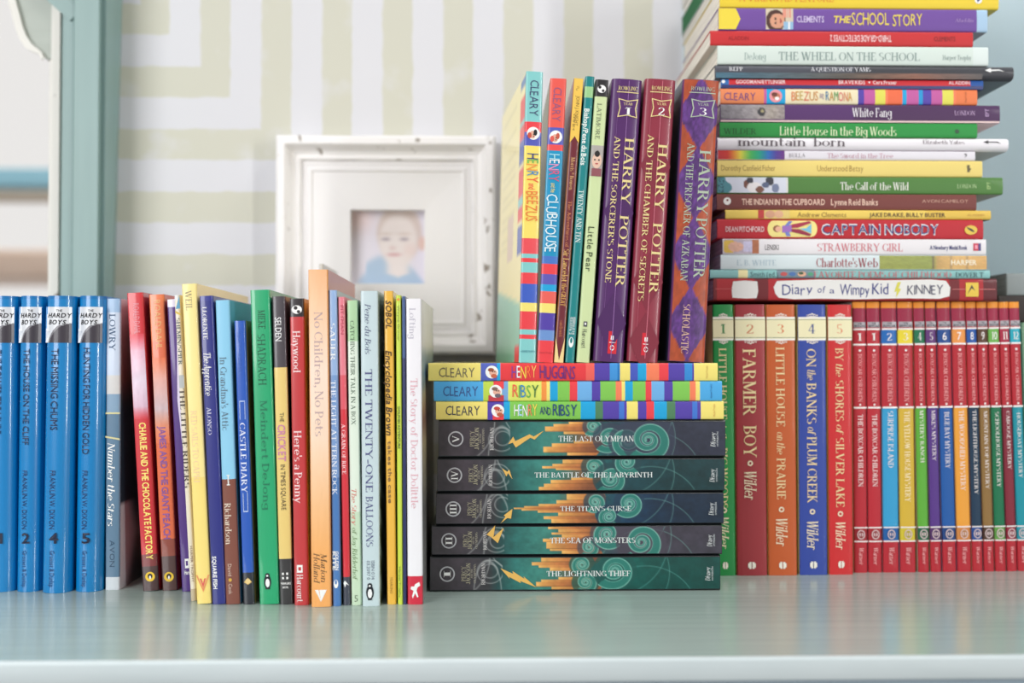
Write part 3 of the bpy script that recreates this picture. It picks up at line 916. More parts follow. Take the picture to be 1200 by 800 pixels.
stand('thick bright-green paperback with a black and white bird mark at its foot', ROW, (293, 316, 304, 327.5, 340, 708), (30, 168, 112), coat=.9, D=.135, cov=((24, 150, 100), (40, 150, 110)),
      items=[T('MIEKE', 364, 386, .55, .36, (16, 84, 60), 'S', 'author'), T('SHADRACH', 392, 452, .5, .4, (18, 100, 70), 'S'), T('Meindert DeJong', 470, 598, .52, .34, (24, 120, 86), 'S', 'author')] + penguin(682, .45, 8))
stand('paperback with charcoal top, cream-yellow middle and black foot', ROW, (318.5, 334.5, 327.8, 343.5, 347.5, 708), (236, 206, 124), coat=.6, D=.12, bands=[(347, 431, (74, 68, 74)), (655, 708, (52, 50, 52))], cov=((70, 60, 60), (60, 56, 56)),
      items=[T('SELDEN', 372, 400, .42, .46, (240, 240, 240), 'n', 'author'), T('THE', 484, 495, .52, .3, (70, 56, 44), 'n'), T('CRICKET', 498, 541, .46, .55, (206, 132, 166), 'b'), T('IN TIMES SQUARE', 545, 598, .50, .34, (70, 56, 44), 'n'),
             R(671, 673.6, .24, .38, WHITE, 'publisher_mark'), R(676, 678.6, .24, .38, WHITE, 'publisher_mark'), R(671, 673.6, .56, .70, WHITE, 'publisher_mark'), R(676, 678.6, .56, .70, WHITE, 'publisher_mark'),
             U('YEARLING', 683.5, .12, .88, 2.4, WHITE, 'b', 'publisher_name'), U('BOOK', 688, .28, .7, 2.2, WHITE, 'b', 'publisher_name')])
stand('red paperback with a black cap and white emblem at the top', ROW, (339, 356.5, 345, 362, 350, 709), (198, 58, 62), coat=.6, D=.12, bands=[(350, 371.5, (46, 40, 44))], cov=((150, 50, 50), (214, 178, 74)),
      items=[O(363, .5, 5, WHITE, 'publisher_mark', 6), O(361, .42, 2.2, (46, 40, 44)), O(365.5, .62, 2, (46, 40, 44)), T('Haywood', 388, 437, .45, .5, (250, 226, 226), 'S', 'author'), T("Here's a Penny", 505, 590, .42, .52, (250, 226, 226), 'S'),
             R(662, 671, .22, .62, WHITE, 'publisher_mark'), R(664.5, 668.5, .32, .52, (198, 58, 62), 'publisher_mark'), T('Harcourt', 673, 705, .42, .42, WHITE, 'S', 'publisher_name')])
def orange_spine(a, b):
    c = mixc((0, (246, 188, 140)), (.08, (248, 200, 158)), (.3, (252, 226, 206)), (.5, (251, 220, 194)), (.7, (248, 194, 140)), (.85, (246, 176, 104)), (1, (246, 174, 100)))(a)
    return c + .012 * noise2(a * 6, b * 2, 8)[:, None]
def brown_cover(a, b):
    return mixc((0, (232, 150, 100)), (.78, (226, 150, 110)), (.86, (206, 128, 100)), (.93, (176, 112, 100)), (1, (176, 112, 100)))(np.clip(b + .1 * a * (b > .6), 0, 1))
stand('tallest orange paperback with a brown front cover and white triangle at its foot', ROW, (361, 384, 364.3, 388.5, 316, 711), (246, 176, 104), coat=.6, D=.125, cov=((236, 160, 90), (190, 120, 96)), frontpic=brown_cover,
      edge=(244, 170, 100),
      items=[PIC(orange_spine, 316.3, 710.7, .05, .95, 'picture_or_glare', (80, 10)), T('No Children, No Pets', 366, 512, .5, .42, (196, 168, 166), 'S'), T('Marion', 649, 682, .66, .3, (104, 74, 50), 'i', 'author'), T('Holland', 648, 682, .30, .3, (104, 74, 50), 'i', 'author'),
             G([(691, .20), (691, .80), (705, .5)], WHITE), G([(691, .38), (691, .42), (703, .5)], (246, 176, 104))])
stand('narrow blue paperback with white title and white bird mark, beside tall orange', ROW, (385, 394.5, 389.5, 400, 340, 710), (72, 122, 186), coat=.6, D=.12, bands=[(340, 440, (150, 180, 222)), (440, 560, (120, 156, 208))], cov=((60, 100, 160), (112, 140, 138)),
      items=[T('SAUER', 379, 423, .45, .6, WHITE, 'S', 'author'), T('THE LIGHT AT TERN ROCK', 446, 580, .45, .58, (240, 244, 250), 'S'), T('GOLDEN', 646, 668, .62, .34, WHITE, 'b', 'publisher_name'), T('KITE', 646, 668, .25, .34, WHITE, 'b', 'publisher_name'), O(684, .45, 5, WHITE, ry=2.6), O(682, .45, 2.6, (72, 122, 186), ry=1.2)])
stand('narrow red paperback with charcoal foot and small white mark', ROW, (395.5, 404, 402, 411, 348, 709), (218, 46, 60), coat=.6, D=.12, bands=[(348, 440, (232, 128, 142)), (440, 480, (226, 90, 104)), (676, 709, (62, 66, 80))],
      items=[T('PITTMAN', 358, 392, .6, .4, (180, 60, 80), 'n', 'author'), T('A GRAIN OF RICE', 497, 556, .48, .52, (252, 232, 232), 'S'), G([(680, .3), (686, .9), (684, .5), (688, .3), (683, .1)], WHITE)])
stand('pale-green paperback with the figure five at its foot', ROW, (406, 419.5, 412, 424.2, 352, 709), (204, 226, 196), rough=.45, D=.12, bands=[(352, 400, (178, 214, 168)), (400, 600, (226, 238, 222))], cov=((150, 190, 150), (60, 120, 90)),
      items=[T('CATCHING THEIR TALK IN A BOX', 376, 498, .46, .4, (66, 96, 72), 'S', 'subtitle'), T('The Story', 572, 615, .4, .46, (216, 122, 110), 'i'), T('of Joy Ridderhof', 618, 679, .4, .44, (110, 140, 90), 'i'), U('5', 701, .3, .62, 7.5, (110, 130, 104), 'n')])
def plants(a, b):
    k = (np.sin(a * 40) * .12 + .42 > b) * (np.sin(a * 23 + b * 60) > -.3)
    return np.where(k[:, None], np.array([.40, .43, .27]), np.array([.66, .73, .66]))
stand('thick pale-blue paperback with dark script capitals and a bird mark', ROW, (422, 443, 424.8, 445.2, 341, 710), (200, 218, 222), rough=.45, D=.13, cov=((190, 210, 214), (168, 186, 168)), frontpic=plants,
      items=[T('Pène du Bois', 356, 415, .42, .34, (92, 100, 132), 'i', 'author'), T('THE TWENTY-ONE', 433, 577, .44, .40, (88, 92, 138), 'S'), T('BALLOONS', 582, 641, .44, .40, (88, 92, 138), 'S'),
             T('ISBN 0 14', 657, 679, .62, .18, (100, 110, 130), 'n', 'publisher_name'), T('03.2097 0', 657, 679, .36, .18, (100, 110, 130), 'n', 'publisher_name')] + penguin(694, .44, 8.5))
stand('golden-yellow paperback with bold dark slanted lettering', ROW, (450, 460.3, 453, 465, 341, 708), (240, 186, 70), coat=.5, D=.12, cov=((60, 80, 60), (214, 190, 120)), edge=(232, 170, 60),
      items=[T('SOBOL', 352, 385, .5, .62, (84, 58, 34), 'b/', 'author'), T('Encyclopedia Brown', 411, 510, .44, .66, (76, 52, 32), 'b/'), T('takes the case', 517, 590, .46, .4, (140, 104, 60), 'b'), T('YEARLING', 676, 695, .5, .26, (150, 110, 40), 'n', 'publisher_name')])
stand('thin lime-green paperback with tiny dark lettering', ROW, (463, 470.6, 466.3, 472, 346, 708), (204, 224, 74), coat=.5, D=.11,
      items=[O(351, .5, 1.6, (240, 150, 60)), T('Wayne Grover', 358, 400, .5, .4, (96, 120, 50), 'n', 'author'), T('DOLPHIN ADVENTURE', 477, 526, .46, .46, (70, 96, 40), 'b'), T('HarperTrophy', 664, 700, .45, .4, (110, 130, 60), 'n', 'publisher_name')])
stand('thin navy booklet squeezed between the lime and the white paperbacks', ROW, (471, 475, 472.3, 476.4, 347, 708), (38, 46, 96), D=.11, bulge=.0001,
      bands=[(347, 420, (62, 88, 140))])
def story_cover(a, b):
    c = mixc((0, (150, 150, 148)), (.3, (118, 116, 116)), (.52, (196, 180, 140)), (.6, (140, 96, 80)), (.68, (200, 180, 130)), (.75, (90, 130, 160)), (.85, (206, 200, 190)), (1, (214, 212, 210)))(b)
    return c + .06 * noise2(a * 2, b * 2)[:, None]
stand('white paperback with faded title and a red foot with a white animal mark', ROW, (475.8, 493.5, 477.2, 496, 350, 708), (242, 240, 244), rough=.4, D=.128, bands=[(675, 708, (212, 40, 66))], cov=((230, 230, 232), (190, 188, 186)), frontpic=story_cover,
      items=[T('Lofting', 361, 397, .42, .42, (196, 192, 204), 'S', 'author'), T('The Story of Doctor Dolittle', 444, 596, .5, .46, (226, 176, 186), 'S'),
             G([(684, .52), (682, .78), (686, .84), (688, .66), (692, .60), (699, .72), (700, .64), (695, .5), (701, .34), (698, .30), (692, .40), (690, .20), (687, .24), (687, .44)], WHITE)])
stand('thin grey book whose top corner peeps out behind the tall orange paperback', ROW, (373.5, 378.5, 373.5, 378.5, 309, 640), (206, 202, 196), base=0.0, Y=.757, D=.075, bulge=.0002)
# ---------------------------------------------------------------- centre: flat pile, five dark volumes and three striped paperbacks
PY = ground(678, 692.5).y
def volume_art(seed):
    LW, LH = 337.0, (41, 33, 36, 39, 43)[seed - 1]
    cen = {5: [(181, 37, 11, 1), (200, 22, 17, 1), (222, 18, 20, -1), (246, 20, 27, 1)], 4: [(183, 30, 13, 1), (203, 14, 18, 1), (222, 36, 15, -1)],
           3: [(186, 26, 12, 1), (202, 8, 13, -1), (226, 24, 16, 1)], 2: [(182, 8, 12, 1), (203, 24, 17, -1), (243, 14, 25, 1)], 1: [(176, 32, 13, -1), (180, 9, 14, 1), (214, 24, 22, 1)]}[seed]
    tail = {5: (46, 50, 66), 4: (22, 56, 60), 3: (24, 42, 62), 2: (62, 58, 70), 1: (6, 70, 64)}[seed]
    far = {5: (52, 62, 84), 4: (26, 66, 74), 3: (20, 54, 82), 2: (72, 66, 82), 1: (8, 86, 78)}[seed]
    blocks = {5: [(.64, .72, 146), (.72, .86, 124), (.86, .93, 134), (.93, 1.01, 152), (-.01, .10, 150), (.10, .27, 122), (.27, .36, 132), (.36, .44, 158)],
              4: [(.66, .72, 138), (.72, .78, 122), (.78, .86, 134), (.86, 1.01, 146), (-.01, .12, 118), (.12, .22, 124), (.22, .34, 132), (.34, .42, 156)],
              3: [(.36, .44, 118), (.44, .48, 100), (.48, .53, 90), (.53, .58, 102), (.58, .66, 120), (.66, .78, 140), (.78, 1.01, 152), (-.01, .14, 134), (.14, .24, 126), (.24, .36, 142)],
              2: [(.62, .72, 150), (.72, .80, 138), (.80, .92, 146), (.92, 1.01, 134), (-.01, .12, 150), (.12, .20, 136), (.20, .44, 132), (.44, .56, 128), (.56, .62, 140)],
              1: [(.60, .68, 138), (.68, .76, 126), (.76, .86, 117), (.86, 1.01, 128), (-.01, .10, 140), (.10, .24, 122), (.24, .32, 128), (.32, .40, 148)]}[seed]
    def fn(a, b):
        x, y = a * LW, b * LH
        n = noise2(a * 5, b * .7, seed) + .6 * noise2(a * 14, b * 1.7, seed + 3)
        c = mixc((0, (60, 55, 60)), (.10, (70, 62, 70)), (.20, (54, 54, 58)), (.235, (32, 70, 70)), (.29, (44, 112, 106)), (.40, (62, 128, 116)), (.55, (36, 92, 92)), (.66, far), (.84, tail), (1, tail))(a)
        c = c * (1 + .14 * n[:, None])
        def over(c, m, col): return c * (1 - m[:, None]) + np.array(rgb(col)) * m[:, None]
        line = lambda d, w_=1.0: np.clip(w_ + .5 - d, 0, 1)
        # pale scrolls on the dark end
        for cx, cy, rx, ry in ((2, 44, 62, 60), (96, 50, 22, 26), (70, -10, 16, 42), (74, 20, 9, 9), (74, 20, 15, 15)):
            cx += 5 * math.sin(seed * 2 + rx)
            cy += 5 * math.cos(seed * 3 + rx)
            d = np.abs(np.hypot((x - cx) / rx, (y - cy) / ry) - 1) * min(rx, ry)
            c = over(c, line(d, .7) * .6 * (x < 84), (172, 176, 174))
        # skylines lying on their side, pointing to the dark end
        edge_ = 192 + 7 * np.sin(y * .16 + seed)
        c = over(c, np.clip((x - 142) / 30, 0, 1) * np.clip((edge_ - x) / 6, 0, 1) * .8, (150, 88, 56))
        for lo, hi, x0 in blocks:
            m = (b >= lo) & (b < hi) & (x > x0) & (x < edge_)
            t_ = np.clip((x - x0) / 62, 0, 1)
            col = mixc((0, (236, 184, 104)), (.12, (222, 160, 86)), (.5, (188, 116, 64)), (1, (124, 74, 52)))(t_)
            rim = ((b - lo) * LH < .8) & (hi - lo > .1)
            col = np.where(rim[:, None], col * .78, col) * (1 + .10 * n[:, None])
            c = np.where(m[:, None], col, c)
        # great pale arcs behind, then curling waves
        for cx, cy, R_ in ((214, 22, 64), (206, 60, 70), (250, -30, 60)):
            d = np.abs(np.hypot(x - cx, y - cy) - R_)
            c = over(c, line(d, .6) * .5 * (x > 196), (110, 160, 152))
        for cx, cy, R_, sgn in cen:
            r_ = np.hypot(x - cx, y - cy) + 1e-6
            turn = ((np.arctan2(y - cy, (x - cx) * sgn) + 2.4) / (2 * math.pi)) % 1.0
            R_ = R_ * 1.2
            c = over(c, np.clip((R_ - r_) * 1.2, 0, 1) * .7, tuple(int(q * .8 + 14) for q in far))
            for k in range(3):
                ro = R_ * .46 ** (k + turn) * 1.0
                ri = ro * .60
                ro = np.where((k == 0) & (turn < .5), np.minimum(ro, R_), ro)
                c = over(c, ((r_ < ro) & (r_ > ri)).astype(float) * .95, (42, 122, 110))
                c = over(c, np.maximum(line(np.abs(r_ - ro), .6), .8 * line(np.abs(r_ - ri), .45)) * (ro > 1.8) * .85, (138, 194, 178))
        return c
    return fn
GOLD = (226, 180, 92)
bolts = {5: [(595, .36), (601, .56), (603.5, .44), (620, .62), (625, .56), (637, .72), (626, .48), (621, .53), (604, .27), (600.5, .40)],
         4: [(588, .70), (593, .46), (595, .56), (600, .38), (596.5, .66), (594, .60)], 3: [(586, .05), (592, .26), (590, .30), (600, .50), (598.5, .20), (594, .22)],
         2: [(570, .70), (580, 1.0), (578, .62), (590, .92), (583, .42), (575, .62)], 1: [(586, .66), (601, .50), (600, .58), (614, .36), (613, .43), (628, .12), (609, .30), (610, .24), (596, .42), (597, .36)]}
VOL = [(1, 'I', (504, 844, 650.5, 692.5), 'THE LIGHTNING THIEF', (640, 738), 'bottom dark spine with a city and curling waves, marked with roman one'),
       (2, 'II', (506, 846, 614.5, 650.5), 'THE SEA OF MONSTERS', (644, 744), 'dark grey-purple illustrated spine marked with roman two, second up in its pile'),
       (3, 'III', (511, 848, 576, 614.5), "THE TITAN'S CURSE", (656, 739), 'dark blue illustrated spine marked with roman three, midway up the dark volumes'),
       (4, 'IV', (512.5, 849, 535.5, 576), 'THE BATTLE OF THE LABYRINTH', (626, 764), 'dark teal illustrated spine marked with roman four'),
       (5, 'V', (514, 850, 491, 535.5), 'THE LAST OLYMPIAN', (654, 742), 'dark illustrated spine marked with roman five, right under the striped paperbacks')]
z = 0.0
for num, rom, q, title, tp, label in VOL:
    x0 = q[0]
    z = pile(label, 'dark illustrated volumes lying in a pile', q, z, (30, 38, 42), PY, D=.13, cov=((22, 26, 30), (22, 26, 30)), r=.0018, coat=.5, rough=.4, edge=(20, 24, 27),
             items=[PIC(volume_art(num), q[0] + .5, q[1] - .5, .055, .945, 'cover_art', (337, 40)),
                    O(x0 + 20, .5, 9, (186, 186, 190), 'volume_number', 9, 7.4), U(rom, x0 + 20, .5 - .09 * len(rom) ** .5, .5 + .09 * len(rom) ** .5, 8, WHITE, 'S'),
                    U('PERCY', x0 + 39, .30, .72, 5, (176, 170, 140), 'S', 'series_name'), U('JACKSON', x0 + 44.5, .22, .80, 5, (186, 180, 150), 'S', 'series_name'), U('AND THE', x0 + 48.5, .38, .64, 2, (176, 170, 150), 'S', 'series_name'),
                    U('OLYMPIANS', x0 + 52, .24, .78, 2.6, (176, 170, 150), 'S', 'series_name'), U('RIORDAN', x0 + 62, .2, .8, 4.4, (210, 206, 204), 'S', 'author'),
                    G(bolts[num], GOLD, 'lightning_bolt'),
                    T(title, tp[0], tp[1], .5, (.15 if num != 2 else .18), (226, 232, 230), 'S'),
                    U('Disney', q[1] - 15, .28, .66, 6, (226, 230, 230), 'i', 'publisher_name'), U('HYPERION', q[1] - 9.5, .3, .68, 2.2, (200, 206, 208), 'n', 'publisher_name')])

# striped paperbacks
Y_, BL, OR, RD, PU, GR, LB, SK, DG, PK = (246, 228, 122), (44, 110, 190), (248, 130, 92), (238, 66, 74), (84, 64, 168), (130, 200, 84), (112, 178, 232), (20, 166, 220), (78, 130, 92), (196, 92, 160)
def medallion(p, c1, c2):
    return [O(p, .5, 7.5, WHITE, 'medallion'), O(p + 1.5, .46, 4.6, (232, 178, 156), 'medallion', 3.6), O(p - 1, .62, 3.6, c1, 'medallion', 2.2), O(p + 2.5, .28, 3.6, c2, 'medallion', 2.4), O(p + 1.2, .52, .7, INK, 'medallion'), O(p + 3.4, .52, .7, INK, 'medallion')]
z = pile('striped paperback with a green and multicoloured title panel, lowest of the striped three', 'striped paperbacks lying in a pile', (511, 848, 469.3, 491), z, Y_, PY, coat=.5,
         bands=[(571, 590, PU), (590, 597, SK), (597, 680, GR), (680, 697, SK), (697, 706, DG), (706, 725, PU), (725, 731, (64, 120, 210)), (731, 734, PU), (734, 747, Y_), (747, 757, PU), (757, 766, RD), (766, 781, SK), (781, 791, DG), (791, 811, PU), (811, 817, (64, 120, 210)), (817, 821, PU)],
         items=[T('CLEARY', 522, 562, .5, .5, (70, 70, 80), 'h', 'author'), R(571, 590, 0, .5, (84, 64, 168), 'medallion'), R(577, 590, .0, .3, RD, 'medallion')] + medallion(583, (200, 70, 60), (190, 90, 60)) +
               [T('HENRY', 602, 629, .52, .62, [WHITE, (170, 220, 240), WHITE, (240, 130, 90), (250, 220, 90)], 'h'), T('AND', 632, 645, .48, .42, (30, 60, 110), 'h'), T('RIBSY', 647, 675, .52, .62, (26, 66, 120), 'h'), U('HarperTrophy', 836.5, .15, .85, 2, (200, 130, 70), 'n', 'publisher_name')])
z = pile('striped paperback with a sky-blue author panel, middle of the striped three', 'striped paperbacks lying in a pile', (508.5, 846, 445.6, 469.3), z, (76, 172, 230), PY, coat=.5,
         bands=[(566, 588, (196, 220, 80)), (588, 595, (120, 170, 220)), (595, 634, (226, 234, 110)), (634, 640, (246, 150, 70)), (640, 644, Y_), (644, 653, SK), (653, 667, GR), (667, 676, RD), (676, 693, LB), (693, 703, PU), (703, 721, GR), (721, 728, OR), (728, 732, Y_), (732, 741, SK), (741, 756, GR), (756, 763, RD), (763, 778, LB), (778, 788, PU), (788, 808, GR), (808, 815, OR), (815, 820, Y_)],
         items=[T('CLEARY', 519, 560, .5, .48, (56, 92, 150), 'h', 'author'), R(578, 590, .62, 1, RD, 'medallion'), R(572, 590, 0, .3, (200, 60, 70), 'medallion')] + medallion(580.5, (130, 100, 90), (110, 100, 110)) +
               [T('RIBSY', 600, 630, .5, .62, [(236, 96, 70), (110, 180, 80), (60, 140, 190), (110, 180, 80), (60, 120, 60)], 'h'), U('HarperTrophy', 833, .15, .85, 2, (30, 90, 150), 'n', 'publisher_name')])
CZ1 = z
z = pile('striped paperback with a red title panel, topmost under the leaning upright books', 'striped paperbacks lying in a pile', (502, 841, 424.3, 445.6), z, Y_, PY, coat=.5,
         bands=[(563, 582, (84, 100, 190)), (582, 586, SK), (586, 695, (232, 60, 66)), (686, 696, (240, 100, 90)), (696, 714, PU), (714, 723, (64, 150, 220)), (723, 726, (30, 120, 190)), (726, 738, Y_), (738, 747, (70, 90, 190)), (747, 757, SK), (757, 772, OR), (772, 783, RD), (783, 802, PU), (802, 811, (50, 140, 214)), (811, 813, (84, 64, 168))],
         items=[T('CLEARY', 514, 556, .48, .52, (120, 112, 84), 'h', 'author')] + medallion(576, (150, 80, 60), (200, 100, 70)) +
               [T('HENRY', 599, 628, .5, .66, [(130, 60, 160), WHITE, (250, 220, 80), (250, 120, 60), (250, 190, 100)], 'h'), T('HUGGINS', 632, 673, .48, .72, (108, 44, 130), 'h'), U('HarperTrophy', 828, .15, .85, 2, (190, 150, 80), 'n', 'publisher_name')])
CTOP = z

# ---------------------------------------------------------------- upright books standing on that pile
UP = 'upright books on top of the striped pile'
UY = PY + .002
def yellow_back(a, b):
    c = mixc((0, (140, 200, 180)), (.19, (150, 206, 186)), (.21, (250, 236, 176)), (1, (252, 240, 184)))(np.clip(b - .08 * a, 0, 1))
    ln = (np.sin(b * 150) > .6) & (a > .3) & (a < .9) & (b > .42) & (b < .95)
    c = np.where(ln[:, None], c * .95, c)
    m = (a > .35) & (a < .6) & (b > .38) & (b < .55)
    c = np.where(m[:, None], np.array([.90, .80, .72]), c)
    for lo, hi, k in ((.955, 1, (70, 120, 180)), (.85, .93, RD), (.82, .85, (140, 206, 206)), (.77, .82, RD), (.70, .77, (64, 90, 180)), (.58, .68, RD), (.55, .58, (140, 206, 206)), (.50, .55, RD), (.38, .48, (64, 90, 180)), (.0, .06, RD)):
        c = np.where(((a < .17) & (b >= lo) & (b < hi))[:, None], np.array(rgb(k)), c)
    return c
stand('pale-yellow-backed striped paperback fanned open toward the picture frame', UP, (616.5, 637, 608, 628.3, 84, 423.5), (250, 226, 110), base=CTOP, Y=UY, yaw=6.5, D=.128, coat=.5, cov=((240, 226, 160), Y_), backpic=yellow_back,
      bands=[(84, 143, (134, 206, 204)), (143, 155, RD), (155, 171, (84, 92, 186)), (279, 297, (238, 80, 88)), (297, 302, (134, 206, 204)), (302, 307, RD), (307, 319, (134, 206, 204)), (319, 332, RD), (332, 354, (60, 96, 196)), (354, 364, Y_), (364, 385, RD), (385, 391, (134, 206, 204)), (391, 396, RD), (396, 424, (134, 206, 204))],
      items=[T('CLEARY', 94, 136, .5, .5, (60, 70, 110), 'h', 'author')] + medallion(156.5, INK, (200, 80, 60)) +
            [T('HENRY', 180, 214, .5, .66, [(46, 62, 130), (120, 190, 90), (240, 150, 70), (80, 140, 190), (236, 90, 60)], 'h'), T('and', 215, 222, .5, .4, RD, 'h'), T('BEEZUS', 224, 259, .5, .68, (234, 130, 60), 'h'), U('HARPERTROPHY', 410.5, .08, .92, 2.4, (60, 130, 150), 'n', 'publisher_name')])
stand('coral and turquoise striped paperback standing next to the fanned yellow one', UP, (644, 665, 629.5, 648.3, 92.5, 423.5), (20, 150, 196), base=CTOP, Y=UY, D=.125, coat=.5, cov=((40, 44, 70), RD),
      bands=[(92, 150, (238, 92, 80)), (150, 170, (84, 92, 186)), (170, 177, (238, 80, 80)), (300, 309, (70, 120, 200)), (309, 321, RD), (321, 333, (96, 88, 180)), (333, 341, SK), (341, 355, (238, 100, 90)), (355, 366, Y_), (366, 386, (84, 64, 168)), (386, 398, (110, 150, 210)), (398, 424, RD)],
      items=[T('CLEARY', 103, 143, .48, .5, (150, 90, 130), 'h', 'author')] + medallion(161, (200, 90, 70), (226, 90, 80)) +
            [T('HENRY', 181, 213, .48, .62, [(170, 226, 236), WHITE, (236, 150, 190), (220, 90, 130), (220, 80, 110)], 'h'), T('and the', 215, 226, .5, .3, (240, 220, 110), 'h'), T('CLUBHOUSE', 228, 295, .48, .66, (226, 244, 246), 'h'), U('HarperTrophy', 412, .1, .9, 2.2, (190, 60, 70), 'n', 'publisher_name')])
stand('slim maroon paperback with a yellow pennant-shaped cap', UP, (672.5, 684, 648.8, 660.5, 92.5, 423.5), (112, 36, 48), base=CTOP, Y=UY, D=.12, coat=.4, cov=((140, 80, 50), (100, 40, 50)), edge=(170, 110, 60),
      items=[G([(92.5, .04), (92.5, .96), (168, .96), (160, .5), (168, .04)], (242, 200, 88), 'cap_pennant'), T('The', 101, 107, .4, .36, (170, 120, 50), 'i', 'author'), T('JOHN J. KNIGHT', 113, 148, .56, .34, (120, 84, 40), 'n', 'author'), T('SERIES', 134, 154, .26, .3, (120, 84, 40), 'n', 'author'),
             T('Morris * Bowen', 185, 223, .5, .42, (226, 180, 120), 'S', 'author'), T('The Adventures of', 236, 290, .5, .38, (214, 140, 90), 'S'), T('Sir Lancelot', 292, 330, .5, .6, (240, 196, 110), 'S'), T('the GREAT', 332, 358, .5, .52, (240, 190, 100), 'S'),
             G([(394, .04), (423.5, .04), (423.5, .96), (394, .96), (421, .5)], (242, 214, 150), 'foot_pennant'), T('candlewick', 375, 394, .5, .34, (206, 130, 80), 'S', 'publisher_name')])
stand('slim teal paperback with a light-green stripe and white lettering', UP, (685.8, 697, 662, 673, 90, 423.5), (10, 132, 134), base=CTOP, Y=UY, D=.122, coat=.5, bands=[(102, 115, (156, 206, 142))],
      items=[T('Bishop/Pène du Bois', 128, 194, .42, .52, (240, 246, 240), 'b', 'author'), T('TWENTY AND TEN', 223, 284, .45, .52, (240, 246, 240), 'S'), T('ISBN 0 14', 371, 391, .66, .26, WHITE, 'n', 'publisher_name'), T('03.1076 2', 371, 391, .36, .26, WHITE, 'n', 'publisher_name'), O(400, .5, 6, WHITE, ry=2.8), O(398, .5, 3.2, (10, 132, 134), ry=1.4)])
stand('pale-green paperback with a black cap and a small portrait of a child', UP, (698.6, 713, 674.2, 692, 94, 423.5), (208, 224, 168), base=CTOP, Y=UY, D=.125, rough=.45, coat=.2, bands=[(94, 114, (38, 36, 38)), (171, 207, (176, 170, 164))], cov=((180, 196, 140), (150, 160, 130)),
      items=[O(105, .5, 4.6, WHITE, 'publisher_mark', 5), O(103, .35, 1.8, INK), O(107, .62, 1.6, INK), T('LATIMORE', 122, 164, .42, .34, (120, 132, 104), 'S', 'author'),
             O(189, .5, 9, (232, 196, 174), 'picture_or_glare', 5.6), O(181, .5, 3.6, (40, 36, 36), 'picture_or_glare', 3), R(177, 181, .48, .56, (40, 36, 36), 'picture_or_glare'), O(188, .34, 1, INK, 'picture_or_glare'), O(188, .66, 1, INK, 'picture_or_glare'), O(192.5, .5, .8, (190, 80, 80), 'picture_or_glare', 1.8), R(198, 207, .14, .9, (146, 84, 92), 'picture_or_glare'),
             T('Little Pear', 266, 318, .42, .46, (70, 84, 56), 'n'), R(376, 382, .34, .62, (80, 80, 84), 'publisher_mark'), R(377.5, 380, .42, .54, WHITE, 'publisher_mark'), T('Harcourt', 385, 407, .45, .34, (60, 60, 60), 'S', 'publisher_name')])
GOLDT = (236, 216, 150)
def year_book(q, num, color, dark, sub, tp1, tp2, label, tcol=GOLDT, extra=(), wear=True, **kw):
    y = q[4]
    it = list(extra)
    if wear:
        it += [R(y + 2, q[5] - 4, .55, .575, tuple(min(255, c + 60) for c in color), 'crease'), R(y + 2, q[5] - 6, .24, .255, tuple(min(255, c + 40) for c in color), 'crease')]
    it += [U('ROWLING', y + 11, .22, .86, 5, tcol, 'S', 'author'), R(y + 15, y + 16, .18, .90, tcol, 'author')]
    c = y + 34
    box = [(c - 11, .24), (c - 8.6, .56), (c - 11, .90), (c, .84), (c + 11, .90), (c + 8.6, .56), (c + 11, .24), (c, .30)]
    sc = lambda k: [(c + (a - c) * k, .57 + (b - .57) * (1 - (1 - k) * 1.0)) for a, b in box]
    it += [G(box, tcol, 'volume_number'), G(sc(.88), dark, 'volume_number'), U('YEAR', c - 5, .42, .73, 3.2, tcol, 'S'), U(num, c + 3.5, .47, .68, 9, WHITE, 'S'),
           T('HARRY', tp1[0], tp1[1], .70, .30, tcol, 'S'), T('POTTER', tp1[2], tp1[3], .70, .30, tcol, 'S'), T(sub, tp2[0], tp2[1], .30, .19, tcol, 'S')]
    stand(label, 'numbered year volumes', q, color, base=CTOP, Y=UY, D=.128, coat=.15, bulge=.0012, r=.0022, items=it, **kw)
red_mark = lambda p, v: [R(p - 13, p + 13, v - .14, v + .15, (214, 34, 52), 'publisher_mark'), R(p - 8, p - 3, v - .06, v + .08, WHITE, 'publisher_mark'), R(p - .5, p + .3, v - .1, v + .1, WHITE, 'publisher_mark'), O(p + 6, v, 3.2, WHITE, 'publisher_mark', 2.4, 2)]
dia = lambda col, y0: [G([(p - 34, .5), (p, .99), (p + 34, .5), (p, .01)], col, 'picture_or_glare') for p in y0]
year_book((717.5, 752.7, 694.5, 731.5, 94.5, 423.5), '1', (84, 40, 102), (84, 40, 102), "AND THE SORCERER'S STONE", (163, 241, 253, 336), (162, 332), 'thick purple paperback with gold lettering and a badge marked year one', extra=dia((76, 34, 94), (250, 378)) + red_mark(401, .58))
year_book((756.5, 791.8, 733, 772.7, 94.5, 423.5), '2', (146, 50, 68), (146, 50, 68), 'AND THE CHAMBER OF SECRETS', (170, 248, 262, 344), (160, 354), 'thick maroon paperback with gold lettering and a badge marked year two', extra=dia((132, 42, 60), (196, 330, 400)) + red_mark(403, .57))
def patchwork(a, b):             # torn purple paper diamonds over orange
    z_ = a * 4.02 + .02
    d = np.abs((z_ % 1.0) - .5) * 2 - .26
    m = np.abs(b - .5) * 2 < 1 - d * 1.25
    pu = np.array(rgb((92, 54, 122))) * (1 + .35 * noise2(a * 14, b * 3)[:, None])
    og = np.array(rgb((172, 76, 44))) * (1 + .15 * noise2(a * 9, b * 2, 2)[:, None])
    return np.where(m[:, None], pu, og)
